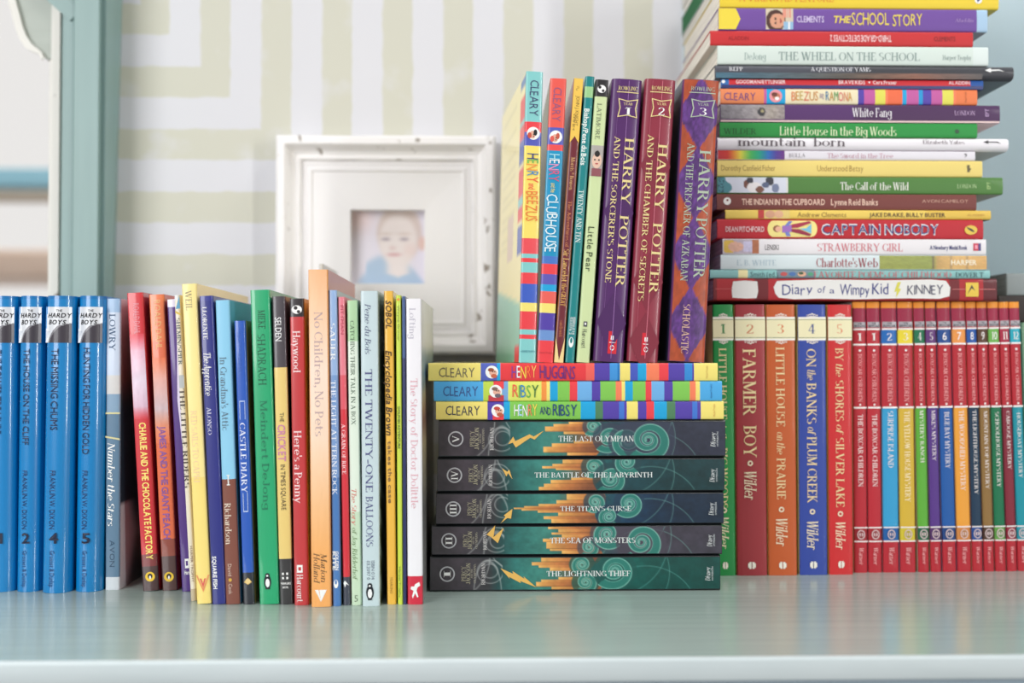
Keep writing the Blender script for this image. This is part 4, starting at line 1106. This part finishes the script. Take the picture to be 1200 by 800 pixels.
year_book((800, 844, 783, 826, 95, 423.5), '3', (110, 60, 110), (98, 62, 126), 'AND THE PRISONER OF AZKABAN', (177, 253, 256, 326), (170, 330), 'thick paperback with purple and orange diamond patches, marked year three', tcol=(176, 190, 168), wear=False, cov=((46, 52, 86), (120, 70, 120)),
          extra=[PIC(patchwork, 95.5, 423, .03, .97, 'picture_or_glare', (120, 30)), T('SCHOLASTIC', 357, 414, .42, .2, (214, 176, 150), 'S', 'publisher_name')])
# ---------------------------------------------------------------- right: upright series volumes
CREAM = (236, 228, 186)
def farm_book(q, num, ncol, color, words, author, ring, label, extra=0):
    y0, y1 = 373.5, 397
    it = [R(y0 - 2, y1 + 2, 0, 1, (242, 240, 232), 'number_label'), R(y0, y1, 0, 1, CREAM, 'number_label'), R(y0 + .8, y0 + 1.5, 0, 1, (120, 130, 110), 'number_label'), R(y1 - 1.5, y1 - .8, 0, 1, (120, 130, 110), 'number_label'),
          U(num, 385.5, .36, .60, 11, ncol, 'S')]
    for s_, yy in ((-1, y0 - 2), (1, y1 + 2)):
        for v, r_ in ((.33, 2), (.42, 2.6), (.5, 3.2), (.58, 2.6), (.67, 2)):
            it.append(O(yy + s_ * r_ * .6, v, r_ * .8, (236, 226, 214), 'label_ornament', r_ * .55, r_ * .35))
    for s, a, b, h, f in words:
        it.append(T(s, a, b, .45, h, (236, 212, 160), f))
    it.append(O(ring, .45, 3.2, (236, 220, 190), 'label_ornament', 3.2, 1.6))
    it.append(T('Wilder', author[0], author[1], .45, .40, (238, 222, 190), 'i', 'author'))
    p = q[5] - 12
    it += [R(p - 4, p + 4, .39, .46, (240, 234, 220), 'publisher_mark'), R(p - 4, p + 4, .49, .56, (240, 234, 220), 'publisher_mark'), R(p - 2.5, p + 2.5, .35, .39, (240, 234, 220), 'publisher_mark'), R(p - 2.5, p + 2.5, .56, .60, (240, 234, 220), 'publisher_mark')]
    stand(label, 'numbered farm-story paperbacks under the tall pile', q, color, D=.128, items=it, coat=.08, rough=.5, cov=((226, 206, 140), (216, 200, 140)))
farm_book((834.6, 859.5, 838.5, 862.5, 357, 674.3), '1', (70, 140, 80), (10, 138, 62), [('LITTLE HOUSE', 408, 492, .36, 'S'), ('in the', 498, 520, .3, 'i'), ('BIG WOODS', 525, 596, .36, 'S')], (604, 642), 598, 'green upright paperback with a cream label numbered one, partly behind the dark volumes')
farm_book((861, 896.5, 864, 899.6, 357, 674.2), '2', (206, 130, 90), (156, 42, 50), [('FARMER', 409, 487, .42, 'S'), ('BOY', 499, 536, .42, 'S')], (551, 585), 543, 'dark-red upright paperback with a cream label numbered two')
farm_book((898, 931.5, 901, 934.6, 357, 674), '3', (216, 120, 70), (194, 88, 34), [('LITTLE HOUSE', 407, 500, .30, 'S'), ('on the', 506, 532, .28, 'i'), ('PRAIRIE', 537, 585, .30, 'S')], (606, 639), 597, 'orange upright paperback with a cream label numbered three')
farm_book((934.5, 968, 937.5, 970, 357, 673.5), '4', (80, 90, 150), (44, 68, 156), [('ON', 409, 430, .34, 'S'), ('the', 433, 445, .3, 'i'), ('BANKS', 449, 497, .34, 'S'), ('of', 500, 509, .3, 'i'), ('PLUM CREEK', 512, 589, .34, 'S')], (609, 643), 599.5, 'blue upright paperback with a cream label numbered four')
farm_book((970, 998, 972, 1000.3, 357, 673), '5', (226, 130, 90), (204, 36, 40), [('BY', 408, 423, .34, 'S'), ('the', 426, 441, .3, 'i'), ('SHORES', 446, 494, .34, 'S'), ('of', 497, 508, .3, 'i'), ('SILVER LAKE', 513, 594, .34, 'S')], (610, 643), 602, 'scarlet upright paperback with a cream label numbered five')

TRAIN = [((998.9, 1014.7, 1001, 1017), '1', 'THE BOXCAR CHILDREN', (486, 570), (182, 28, 44), (182, 28, 44), 'all-red series paperback numbered one, beside the scarlet paperback'),
         ((1015.5, 1031, 1018, 1034), '1', 'THE BOXCAR CHILDREN', (486, 570), (186, 30, 46), (186, 30, 46), 'all-red series paperback numbered one, beside the sky-blue one'),
         ((1032.4, 1050.7, 1035.5, 1053.8), '2', 'SURPRISE ISLAND', (482, 548), (46, 156, 206), (16, 102, 180), 'series paperback with a sky-blue lower spine, numbered two'),
         ((1051.5, 1069.5, 1055.5, 1073.6), '3', 'THE YELLOW HOUSE MYSTERY', (482, 588), (214, 176, 52), (236, 214, 50), 'series paperback with a mustard-yellow lower spine, numbered three'),
         ((1070.5, 1083, 1076.5, 1089.5), '4', 'MYSTERY RANCH', (481, 542), (92, 170, 52), (16, 112, 74), 'series paperback with a leaf-green lower spine, numbered four'),
         ((1084, 1096.3, 1091, 1103.8), '5', "MIKE'S MYSTERY", (481, 540), (84, 46, 132), (98, 48, 118), 'series paperback with a violet lower spine, numbered five'),
         ((1097.5, 1113.8, 1105.5, 1121), '6', 'BLUE BAY MYSTERY', (483, 549), (14, 86, 162), (24, 72, 142), 'series paperback with a cobalt-blue lower spine, numbered six'),
         ((1114.8, 1130.8, 1122.3, 1138.8), '7', 'THE WOODSHED MYSTERY', (481, 575), (238, 160, 54), (238, 152, 74), 'series paperback with an amber-orange lower spine, numbered seven'),
         ((1131.8, 1143.6, 1139.8, 1152.6), '8', 'THE LIGHTHOUSE MYSTERY', (481, 579), (10, 48, 76), (22, 84, 168), 'series paperback with an ink-blue lower spine, numbered eight'),
         ((1144.4, 1156.3, 1153.5, 1165.8), '9', 'MOUNTAIN TOP MYSTERY', (482, 573), (142, 106, 54), (90, 58, 38), 'series paperback with a tan-brown lower spine, numbered nine'),
         ((1157.3, 1169.8, 1166.8, 1179.8), '10', 'SCHOOLHOUSE MYSTERY', (483, 571), (0, 110, 70), (112, 180, 80), 'series paperback with a bottle-green lower spine, numbered ten'),
         ((1170.5, 1181.8, 1180.6, 1192.6), '11', 'CABOOSE MYSTERY', (482, 550), (130, 26, 48), (172, 32, 64), 'series paperback with a burgundy lower spine, numbered eleven'),
         ((1182.4, 1194.6, 1193.3, 1205.5), '12', 'HOUSEBOAT MYSTERY', (484, 560), (0, 142, 158), (30, 170, 190), 'series paperback with a turquoise lower spine, numbered twelve')]
row_top = 0
for i, (x, num, title, tp, tc, nc, label) in enumerate(TRAIN):
    yb = 670.8 - .16 * i
    d = -.15 * i
    LW_ = (240, 232, 230)
    dark = (52, 48, 62)
    it = [R(377.5 + d, 384 + d, .05, .95, (170, 164, 170), 'series_badge'), U('THE', 379.3 + d, .36, .66, 2, dark, 'b', 'series_badge'), U('BOXCAR', 382.2 + d, .1, .9, 2.4, dark, 'b/', 'series_badge'),
          R(385 + d, 387 + d, .02, .98, LW_, 'rule'), R(403 + d, 405 + d, .02, .98, LW_, 'rule'), U(num, 395 + d, .33 if len(num) == 1 else .24, .64 if len(num) == 1 else .76, 9, (250, 244, 240), 'S'),
          O(411 + d, .5, 1.4, LW_, 'series_name'), T('BOXCAR CHILDREN', 415 + d, 471 + d, .5, .30, (238, 168, 168), 'S', 'series_name'), O(474.5 + d, .5, 1.2, LW_, 'series_name'),
          R(477 + d, 479 + d, .02, .98, LW_, 'rule'), T(title, tp[0], tp[1], .5, .36, (240, 230, 226) if i != 3 else (248, 236, 200), 'S'),
          R(617.5 + d, 619 + d, 0, 1, LW_, 'rule'), R(633.5 + d, 635 + d, 0, 1, LW_, 'rule'), O(626.3 + d, .5, 5.6, (214, 190, 190), 'publisher_mark', 4.6), O(626.3 + d, .5, 4.4, tuple(int(c * .75) for c in nc), 'publisher_mark', 3.4, 2.4), R(622.5 + d, 630 + d, .46, .54, tuple(int(c * .75) for c in nc), 'publisher_mark'),
          T('Warner', 641 + d, 661 + d, .5, .34, (236, 176, 176), 'i', 'author')]
    stand(label, 'numbered train-series paperbacks', (*x, 353.6 + .02 * i, yb), (182, 28, 44), D=.125, items=it, coat=.06, rough=.56, cov=((196, 186, 186), tc), bulge=.0005,
          bands=[(353, 361, (240, 150, 40)), (361, 378, (158, 30, 66)), (387 + d, 403 + d, nc), (479 + d, 618 + d, tc), (619 + d, 633.5 + d, tuple(int(c * .9) for c in nc))])

# things at the far end of the bay, half hidden by the numbered row
e = stand('pale-green book standing in the far corner past the numbered row', None, (1196.5, 1236, 1206, 1246, 378, 664), (150, 186, 150), base=0.0, Y=.735, D=.12)
gtop = max((o.matrix_basis @ Vector((0, 0, 0))).z for o in [e]) + (at(1204, 378, .735).z)
def flat_block(label, px0, px1, py0, py1, Y, z, c, cat, D=.06):
    a, b_ = at(px0, py1, Y), at(px1, py0, Y)
    root = empty(cat.replace(' ', '_'), ((a.x + b_.x) / 2, Y, z), label=label, cat=cat)
    return root, (b_.x - a.x) / 2, b_.z - a.z
z0 = at(1216, 378, .735).z + .001
z1 = pile('dark brown book lying on the pale-green corner book', None, (1171, 1262, 347, 378), z0, (70, 62, 60), .745, D=.1, name='hardback_book', hard=True, coat=0, rough=.85, page=(96, 88, 82), cov=((60, 54, 52), (64, 56, 54)))
z2 = pile('pale grey book lying on the dark brown one in the far corner', None, (1180, 1270, 321, 347), z1, (150, 156, 156), .745, D=.1, coat=0, rough=.85, page=(130, 134, 134), cov=((106, 112, 112), (110, 116, 116)))

# ---------------------------------------------------------------- right: tall flat pile on top of the numbered rows
SY = ground(950, 673.5).y + .001
PL = 'paperbacks lying in the tall pile'
bpy.context.view_layer.update()
z = max((o.matrix_world @ Vector(c)).z for o in bpy.data.objects if o.type == 'MESH' and o.parent and o.parent.get('group') in ('numbered farm-story paperbacks under the tall pile', 'numbered train-series paperbacks') for c in o.bound_box) + .0002
ZS = z
EDG = [355.0, 329.0, 319.0, 301.2, 282.5, 259.5, 248.5, 229.8, 209.6, 190.2, 178.8, 163.2, 145.8, 124.6, 106.2, 95.3, 78.3, 56.0, 38.5, 11.8, -14.0]
LV = iter(zip(EDG[:-1], EDG[1:]))
def lay(label, x0, x1, color, **kw):
    global z
    yb, yt = next(LV)
    dx = kw.pop('dY', 0.0)
    kw['coat'], kw['rough'] = min(kw.get('coat', .1), .06), .58
    z = pile(label, PL, (x0, x1, yt, yb), z, color, SY + dx, D=kw.pop('D', .135), **kw)
def over(c, m, col): return c * (1 - m[:, None]) + np.array(rgb(col)) * m[:, None]

lay('red paperback with a torn white patch of blue handwriting, lowest in the tall pile', 836, 1168, (172, 30, 38), name='paperback_book', coat=.5, bands=[(836, 840, (120, 20, 28)), (884, 900, (110, 24, 32)), (1112, 1124, (112, 24, 32)), (1152, 1168, (96, 24, 32))],
    items=[G([(858, .12), (857, .5), (859, .86), (872, .90), (887, .86), (888, .4), (886, .1), (872, .08)], (226, 224, 220), 'label_panel'),
           G([(908, .30), (906, .6), (910, .88), (960, .95), (1040, .92), (1090, .96), (1108, .90), (1113, .6), (1112, .2), (1100, .08), (1060, .10), (1000, .05), (960, .08), (930, .05), (912, .12)], (228, 226, 222), 'label_panel'),
           T('Diary', 916, 951, .50, .48, (56, 62, 130), 'h'), T('of', 957, 966, .48, .3, (56, 62, 130), 'h'), T('a', 971, 977, .46, .26, (56, 62, 130), 'h'), T('Wimpy', 983, 1018, .5, .50, (56, 62, 130), 'h'), T('Kid', 1021, 1040, .54, .5, (56, 62, 130), 'h'),
           G([(1047, .38), (1051, .84), (1055, .84), (1052, .56), (1055, .52), (1049, .14), (1050, .42)], (214, 206, 70), 'title'), T('KINNEY', 1062, 1104, .5, .42, (84, 84, 104), 'h', 'author'), R(838, 858, .5, .53, (190, 80, 80), 'crease'), R(1115, 1166, .5, .53, (200, 110, 106), 'crease'),
           R(1131, 1146, .18, .82, (226, 190, 50)), G([(1133, .3), (1138, .72), (1144, .3), (1142, .44), (1138, .56), (1135, .40)], (40, 36, 34))])
lay('thin aqua booklet squeezed directly on the torn-patch red paperback', 832, 1160, (138, 190, 188), D=.14, bands=[(865, 876, (238, 226, 170)), (910, 954, (120, 140, 150))],
    items=[T('Smith (ed.)', 879, 911, .45, .62, (50, 90, 96), 'n', 'author'), O(918, .5, 4, (190, 80, 80), 'picture_or_glare', 2.4), O(928, .5, 4, (70, 110, 170), 'picture_or_glare', 2.4), O(939, .5, 5, (222, 170, 140), 'picture_or_glare', 3), O(938, .6, 3, (60, 90, 60), 'picture_or_glare', 1.6), O(949, .5, 3, (80, 160, 120), 'picture_or_glare', 2),
           T('FAVORITE POEMS OF CHILDHOOD', 953, 1114, .45, .74, (196, 110, 116), 'S'), T('DOVER T', 1119, 1152, .45, .6, (50, 84, 90), 'S', 'publisher_name')])
def farmyard(a, b):
    c = mixc((0, (150, 156, 70)), (.5, (140, 150, 60)), (.54, (190, 150, 80)), (.7, (214, 170, 96)), (1, (206, 156, 76)))(a) * (1 + .1 * noise2(a * 8, b * 3)[:, None])
    for p in (.50, .67, .82): c = over(c, np.clip(1 - np.abs(a - p) / .006, 0, 1) * .8, (90, 70, 50))
    return c
lay('pale-blue paperback with a green and straw-brown picture at its foot', 844.5, 1156, (214, 226, 228), rough=.45, cov=((200, 210, 210), (206, 216, 218)),
    items=[PIC(farmyard, 1030, 1156, .05, .95), T('E. B. WHITE', 863, 909, .46, .36, (176, 196, 206), 'S', 'author'), T("Charlotte's", 956, 1004, .48, .60, (160, 44, 60), 'S'), T('Web', 1005, 1028, .48, .60, (150, 44, 60), 'S'), T('HARPER', 1114, 1144, .5, .32, (244, 232, 206), 'b', 'publisher_name')])
def straw(a, b):
    c = np.tile(np.array(rgb((190, 176, 190))), (len(a), 1))
    c = over(c, (np.hypot((a - .16) / .22, (b - .5) / .5) < 1) * 1.0, (222, 184, 74))
    c = over(c, (np.hypot((a - .34) / .22, (b - .48) / .36) < 1) * 1.0, (228, 178, 156))
    c = over(c, (a > .55) * (np.abs(b - .5) < .35) * 1.0, (206, 200, 226))
    c = over(c, (a > .8) * 1.0, (178, 110, 76))
    return c * (1 + .08 * noise2(a * 3, b * 2)[:, None])
lay('white paperback with rose capitals and a small yellow-haired picture at its head', 847, 1155.5, (234, 230, 232), rough=.45, cov=((220, 216, 216), (226, 222, 222)),
    items=[PIC(straw, 848, 889, .06, .94), T('LENSKI', 896, 912, .45, .34, (70, 60, 64), 'n', 'author'), T('STRAWBERRY GIRL', 957, 1057, .46, .50, (210, 116, 128), 'S'), T('A Newbery Medal Book', 1089, 1133, .46, .26, (40, 44, 110), 'b', 'publisher_name'), R(1140, 1149, .26, .74, (200, 40, 70)), R(1146, 1149, .26, .74, (60, 50, 120)), R(1142, 1145, .38, .62, (236, 150, 170))])
FIG = [R(904, 951, .08, .92, (244, 226, 140), 'picture_or_glare'), O(905, .5, 6, (244, 226, 140), 'picture_or_glare', 9), O(951, .5, 6, (244, 226, 140), 'picture_or_glare', 9), O(910, .5, 4.6, (150, 96, 60), 'picture_or_glare', 4), O(911.5, .48, 3.6, (236, 180, 150), 'picture_or_glare', 3.2),
       G([(916, .30), (916, .66), (927, .70), (928, .34)], (160, 110, 190), 'picture_or_glare'), G([(919, .66), (924, .90), (928, .88), (923, .62)], (120, 130, 200), 'picture_or_glare'), G([(919, .34), (921, .12), (926, .12), (924, .34)], (120, 130, 200), 'picture_or_glare'),
       G([(927, .54), (927, .72), (948, .90), (950, .80), (934, .55)], (170, 40, 70), 'picture_or_glare'), G([(927, .34), (927, .50), (936, .48), (950, .22), (948, .12)], (150, 36, 64), 'picture_or_glare'), G([(936, .52), (944, .52), (950, .76), (950, .26)], (120, 190, 220), 'picture_or_glare')]
lay('bright red paperback with blue-and-white lettering and a yellow figure medallion', 840.5, 1152, (190, 30, 44), coat=.5,
    items=FIG + [T('DEAN PITCHFORD', 850, 895, .47, .26, (236, 200, 200), 'b', 'author'), T('CAPTAIN', 961.5, 1031, .47, .54, (226, 222, 226), 'b'), T('NOBODY', 1035.5, 1099, .47, .54, (226, 222, 226), 'b'), T('CAPTAIN', 962.5, 1030.3, .47, .44, (36, 66, 130), 'n'), T('NOBODY', 1036.5, 1098, .47, .44, (36, 66, 130), 'n'),
                 O(1137, .46, 7.5, (226, 190, 60), 'publisher_mark', 5.4), G([(1132, .62), (1138, .52), (1142, .36), (1139, .36), (1134, .48)], (40, 34, 30))])
def two_boys(a, b):
    c = np.tile(np.array(rgb((230, 204, 120))), (len(a), 1))
    c = over(c, (a < .2) * 1.0, (196, 60, 60))
    c = over(c, (np.hypot((a - .38) / .16, (b - .5) / .45) < 1) * 1.0, (216, 160, 130))
    c = over(c, (np.hypot((a - .66) / .14, (b - .5) / .45) < 1) * 1.0, (226, 176, 140))
    return c
lay('thin yellow paperback with dark spaced capitals, between bright red and worn brown ones', 850, 1161, (236, 204, 96), coat=.3, cov=((60, 50, 44), (226, 196, 100)), bands=[(1085, 1161, (228, 190, 80))],
    items=[PIC(two_boys, 888, 925, .05, .95), T('Andrew Clements', 934, 991, .47, .5, (140, 100, 50), 'n', 'author'), T('JAKE DRAKE, BULLY BUSTER', 1018, 1107, .47, .42, (92, 66, 40), 'b'), T('ALADDIN', 1133, 1153, .47, .22, (190, 140, 60), 'n', 'publisher_name')])
lay('worn brown paperback with chipped edges and pale capitals', 840, 1144, (120, 58, 52), rough=.5, coat=.1, cov=((110, 52, 46), (130, 70, 60)), edge=(142, 92, 82),
    items=[O(852, .52, 4.4, (240, 236, 230)), R(851, 853.5, .52, .80, (120, 58, 52), 'publisher_mark'), T('THE INDIAN IN THE CUPBOARD', 869, 966, .48, .36, (226, 190, 170), 'b'), T('Lynne Reid Banks', 973, 1028, .48, .38, (226, 190, 170), 'b', 'author'), T('AVON CAMELOT', 1080, 1134, .56, .2, (206, 160, 140), 'n', 'publisher_name')])
def snow_dogs(a, b):
    c = np.tile(np.array(rgb((216, 220, 232))), (len(a), 1))
    c = over(c, (a < .16 - .0 + .05 * np.sin(b * 5)) * 1.0, (76, 140, 150))
    c = over(c, (a < .10) * (noise2(a * 20, b * 4) > .1), (40, 80, 96))
    for cx, cy, rx, ry, k in ((.42, .55, .05, .3, (120, 74, 60)), (.52, .35, .10, .35, (236, 232, 232)), (.60, .2, .06, .22, (126, 84, 70)), (.74, .75, .06, .3, (60, 60, 70)), (.82, .3, .05, .3, (120, 130, 160)), (.46, .8, .05, .2, (60, 60, 70)), (.68, .5, .05, .2, (90, 100, 130))):
        c = over(c, (np.hypot((a - cx) / rx, (b - cy) / ry) < 1) * 1.0, k)
    return over(c, (a > .97) * 1.0, (220, 220, 214))
lay('olive-green paperback with white title and a snow scene at its head', 840, 1175, (78, 126, 56), coat=.4, cov=((160, 156, 150), (70, 110, 50)),
    items=[PIC(snow_dogs, 840.5, 923, .05, .95, n=(90, 20)), T('The Call of the Wild', 984, 1064, .45, .46, (240, 238, 230), 'S'), T('LONDON', 1121, 1144, .47, .24, (180, 206, 150), 'S', 'publisher_name'), U('EPT', 1158, .3, .72, 4, (170, 200, 130), 'b', 'publisher_mark')])
lay('plain butter-yellow paperback with tan lettering, right on the olive-green one', 840.5, 1151, (236, 212, 122), rough=.5, cov=((226, 204, 130), (226, 204, 130)),
    items=[T('Dorothy Canfield Fisher', 845, 908, .5, .34, (170, 140, 70), 'n', 'author'), T('Understood Betsy', 957, 1011, .5, .36, (170, 136, 66), 'n'), G([(1132, .7), (1134, .3), (1138, .5), (1133, .62)], (96, 84, 44)), R(1133, 1136, .3, .74, (96, 84, 44), 'publisher_mark')])
def rainbow(a, b):
    return mixc((0, (196, 40, 50)), (.14, (206, 50, 40)), (.24, (230, 140, 50)), (.34, (236, 220, 70)), (.5, (70, 180, 90)), (.62, (20, 160, 130)), (.76, (40, 110, 190)), (.88, (84, 60, 150)), (1, (110, 50, 130)))(a)
lay('thin white paperback with a rainbow band at its head', 840.5, 1142.5, (230, 226, 232), rough=.45, cov=((40, 36, 40), (120, 60, 110)),
    items=[PIC(rainbow, 841, 919, .04, .96), T('BULLA', 924, 943, .46, .38, (130, 124, 130), 'S', 'author'), T('The Sword in the Tree', 969, 1046, .46, .52, (196, 150, 166), 'S'), G([(1129, .7), (1132, .76), (1133, .5), (1130, .3), (1131, .52)], (130, 126, 130))])
lay('white paperback with lower-case typewriter title and a black arrow mark', 840.5, 1181, (238, 234, 238), rough=.45, bulge=.0012, r=.004, cov=((206, 202, 204), (230, 226, 228)),
    items=[T('mountain', 864, 943, .60, .66, (100, 90, 96), 'S'), T('born', 952, 989, .60, .66, (100, 90, 96), 'S'), T('Elizabeth Yates', 1080, 1129, .64, .30, (120, 104, 112), 'S', 'author'), G([(1151, .66), (1157, .80), (1157, .70), (1168, .70), (1172, .52), (1167, .62), (1157, .62), (1157, .52)], (40, 36, 40))])
lay('bright green paperback with white title, under the dark purple one', 843.5, 1145, (34, 146, 62), coat=.4, cov=((120, 130, 90), (150, 140, 90)),
    items=[T('WILDER', 848, 886, .36, .40, (14, 92, 40), 'S', 'author'), T('Little House in the Big Woods', 913, 1050, .40, .60, (226, 236, 196), 'S'), O(1121, .42, 2.6, (10, 70, 34))])
def wolf(a, b):
    c = mixc((0, (130, 126, 132)), (.5, (160, 154, 156)), (.8, (170, 160, 150)), (1, (150, 140, 140)))(a) * (1 + .2 * noise2(a * 5, b * 2, 4)[:, None])
    c = over(c, (np.hypot((a - .64) / .06, (b - .5) / .3) < 1) * 1.0, (60, 60, 66))
    return over(c, (np.hypot((a - .65) / .025, (b - .55) / .12) < 1) * 1.0, (170, 160, 120))
lay('dark purple paperback with white title and a grey furry picture at its head', 844, 1171.5, (84, 44, 104), coat=.4, bands=[(1000, 1172, (74, 38, 84))], cov=((226, 196, 196), (80, 44, 100)),
    items=[PIC(wolf, 844.5, 919, .16, .95), T('White Fang', 998, 1044, .55, .5, (240, 236, 240), 'S'), T('LONDON', 1118, 1142, .55, .26, (190, 160, 196), 'S', 'publisher_name'), U('EPT', 1156, .36, .78, 4, (180, 150, 190), 'b', 'publisher_mark'), R(844.5, 1171, .0, .10, (226, 196, 194), 'cover_edge')])
lay('striped paperback with pink and orange bars and an orange author panel', 844.5, 1145, (236, 140, 90), coat=.4, bands=[(895, 898, PK), (898, 920, SK), (920, 1005, (238, 226, 190)), (1005, 1012, (84, 64, 168)), (1012, 1025, PK), (1025, 1037, (226, 220, 90)), (1037, 1040, OR), (1040, 1057, (238, 110, 70)), (1057, 1062, SK), (1062, 1076, PK), (1076, 1081, (30, 150, 210)), (1081, 1091, (84, 64, 168)), (1091, 1104, PK), (1104, 1117, (226, 220, 90)), (1117, 1120, OR), (1120, 1145, (236, 126, 74))],
    items=[T('CLEARY', 848, 885, .46, .48, (126, 76, 130), 'h', 'author'), O(908.5, .5, 7.5, (236, 150, 160), 'medallion'), O(909, .5, 4.6, (196, 120, 90), 'medallion', 4), O(907, .6, 3.4, (110, 60, 50), 'medallion', 2.4), O(910, .34, 2.6, WHITE, 'medallion', 2),
           T('BEEZUS', 927, 958, .5, .58, [(226, 130, 80), (210, 150, 70), (200, 170, 90), (220, 120, 90), (200, 140, 70), (210, 150, 90)], 'h'), T('AND', 959.5, 965, .5, .34, (150, 130, 160), 'h'), T('RAMONA', 967, 998, .5, .58, [(40, 120, 170), (200, 150, 70), (90, 160, 90), (220, 110, 110), (220, 130, 90), (210, 160, 80)], 'h'), U('HarperTrophy', 1131, .15, .85, 2, (150, 80, 40), 'n', 'publisher_name')])
lay('thin navy-edged red paperback with white bold lettering', 845, 1152, (206, 40, 50), coat=.4, cov=((70, 70, 110), (120, 60, 50)), bands=[(845, 854, (50, 110, 180)), (1137, 1152, (30, 84, 160))],
    items=[R(845.5, 1151.5, .0, .34, (44, 52, 110), 'cover_edge'), O(847.5, .68, 2, WHITE), T('GOODMAN/ETTLINGER', 862, 920, .68, .40, (240, 210, 210), 'b', 'author'), T('BRAVE KIDS', 982, 1013, .68, .40, (240, 210, 210), 'b'), O(1018, .68, 1, WHITE, 'title'), T('Cara Fraser', 1022, 1050, .68, .40, (240, 210, 210), 'b', 'title'), T('ALADDIN', 1111, 1136, .68, .36, (236, 200, 204), 'b', 'publisher_name')])
def reef(a, b):
    return mixc((0, (70, 110, 130)), (.3, (86, 100, 106)), (.5, (90, 80, 72)), (.75, (130, 80, 60)), (1, (70, 60, 60)))(a) * (1 + .2 * noise2(a * 6, b * 2, 5)[:, None])
lay('long charcoal paperback with a white arrow mark and a jutting end', 838.5, 1187, (72, 74, 84), rough=.45, coat=.1, D=.128, bands=[(1000, 1187, (58, 58, 64))], cov=((96, 108, 114), (70, 70, 76)), bulge=.0012, r=.003,
    items=[T('REPP', 854, 870, .66, .28, (226, 226, 230), 'S', 'author'), T('A QUESTION OF YAMS', 949, 1019, .66, .30, (226, 226, 230), 'S'), PIC(reef, 838.5, 1150, .02, .40), G([(1153, .66), (1160, .82), (1160, .70), (1170, .72), (1176, .56), (1170, .64), (1160, .60), (1160, .50)], WHITE)])
lay('pale mint paperback with wide grey capitals', 841, 1158, (214, 226, 218), rough=.45, cov=((200, 210, 204), (206, 216, 210)), bands=[(1140, 1158, (222, 232, 228))],
    items=[T('DeJong', 872, 897, .42, .38, (150, 172, 166), 'S', 'author'), T('THE WHEEL ON THE SCHOOL', 912, 1077, .44, .44, (136, 156, 152), 'S'), T('Harper Trophy', 1104, 1138, .42, .26, (130, 150, 146), 'S', 'publisher_name')])
lay('short red paperback with its white lettering upside down', 832.5, 1140, (200, 40, 44), coat=.4, cov=((200, 190, 180), (176, 36, 40)),
    items=[T('ALADDIN', 853, 877, .46, .26, (150, 24, 30), 'n', 'publisher_name'), T('CLEMENTS', 1094, 1119, .5, .3, (110, 20, 26), 'n', 'author'), T('THIRD-GRADE DETECTIVES 2', 1044, 972, .5, .42, (240, 200, 200), 'b')])
def pupil(a, b):
    c = np.tile(np.array(rgb((214, 200, 176))), (len(a), 1))
    c = over(c, (np.hypot((a - .36) / .36, (b - .42) / .52) < 1) * 1.0, (78, 50, 44))
    c = over(c, (np.hypot((a - .42) / .27, (b - .40) / .36) < 1) * 1.0, (220, 160, 130))
    c = over(c, (np.hypot((a - .36) / .04, (b - .5) / .06) < 1) * 1.0, (60, 40, 40))
    c = over(c, (np.hypot((a - .36) / .04, (b - .30) / .06) < 1) * 1.0, (60, 40, 40))
    c = over(c, (np.hypot((a - .54) / .03, (b - .4) / .12) < 1) * 1.0, (170, 70, 70))
    for k in range(4): c = over(c, (np.abs(a - .64 - .08 * k) < .033) * (b > .55) * 1.0, (226, 150, 130))
    c = over(c, (a > .66) * (b < .38) * 1.0, (150, 190, 220))
    return over(c, (a > .8) * (b < .38) * (a < .88) * 1.0, (240, 240, 240))
lay('purple paperback with chunky yellow title and a portrait near its head', 842, 1157, (112, 74, 156), coat=.4, cov=((140, 140, 150), (100, 66, 140)), bands=[(1144.5, 1157, (170, 200, 226))],
    items=[G([(842, .04), (842, .96), (862, .96), (867.5, .5), (862, .04)], (238, 214, 70), 'picture_or_glare'), PIC(pupil, 897, 929, .05, .97, 'portrait', (30, 26)), T('CLEMENTS', 933, 965, .5, .26, (206, 190, 226), 'b', 'author'), T('THE', 975, 995, .5, .30, (238, 214, 84), 'b/'), T('SCHOOL', 997, 1041, .52, .54, (238, 214, 84), 'h'), T('STORY', 1045, 1080, .5, .50, (238, 214, 84), 'h'), T('Aladdin', 1118, 1140, .5, .16, (170, 140, 196), 'i', 'publisher_name')])
lay('wide yellow paperback with orange capitals, cut off by the top of the picture', 843.5, 1170, (236, 206, 54), coat=.4, cov=((196, 176, 60), (226, 196, 60)),
    items=[T('A VIKING ADVENTURE', 866, 976, .50, .46, (226, 140, 50), 'S'), O(1146, .42, 4.4, (236, 236, 240)), G([(1144, .5), (1149, .46), (1145, .3)], (40, 60, 120))])
EDG2 = [-14, -28, -52, -66, -92]
for (yb, yt), lab, x0, x1, c, pg in zip(zip(EDG2[:-1], EDG2[1:]), ('pale grey book seen only by its end above the yellow paperback', 'green-edged book seen only by its end high in the tall pile', 'thin white book seen only by its end above the green-edged one', 'white topmost book seen only by its end in the tall pile'), (843, 842, 844, 842), (1150, 1160, 1148, 1158),
                                   ((206, 214, 216), (36, 112, 66), (236, 232, 226), (228, 226, 220)), ((226, 222, 212), (36, 112, 66), (240, 236, 228), (236, 232, 224))):
    z = pile(lab, PL, (x0, x1, yt, yb), z, c, SY, D=.14, page=pg, cov=(c, c))
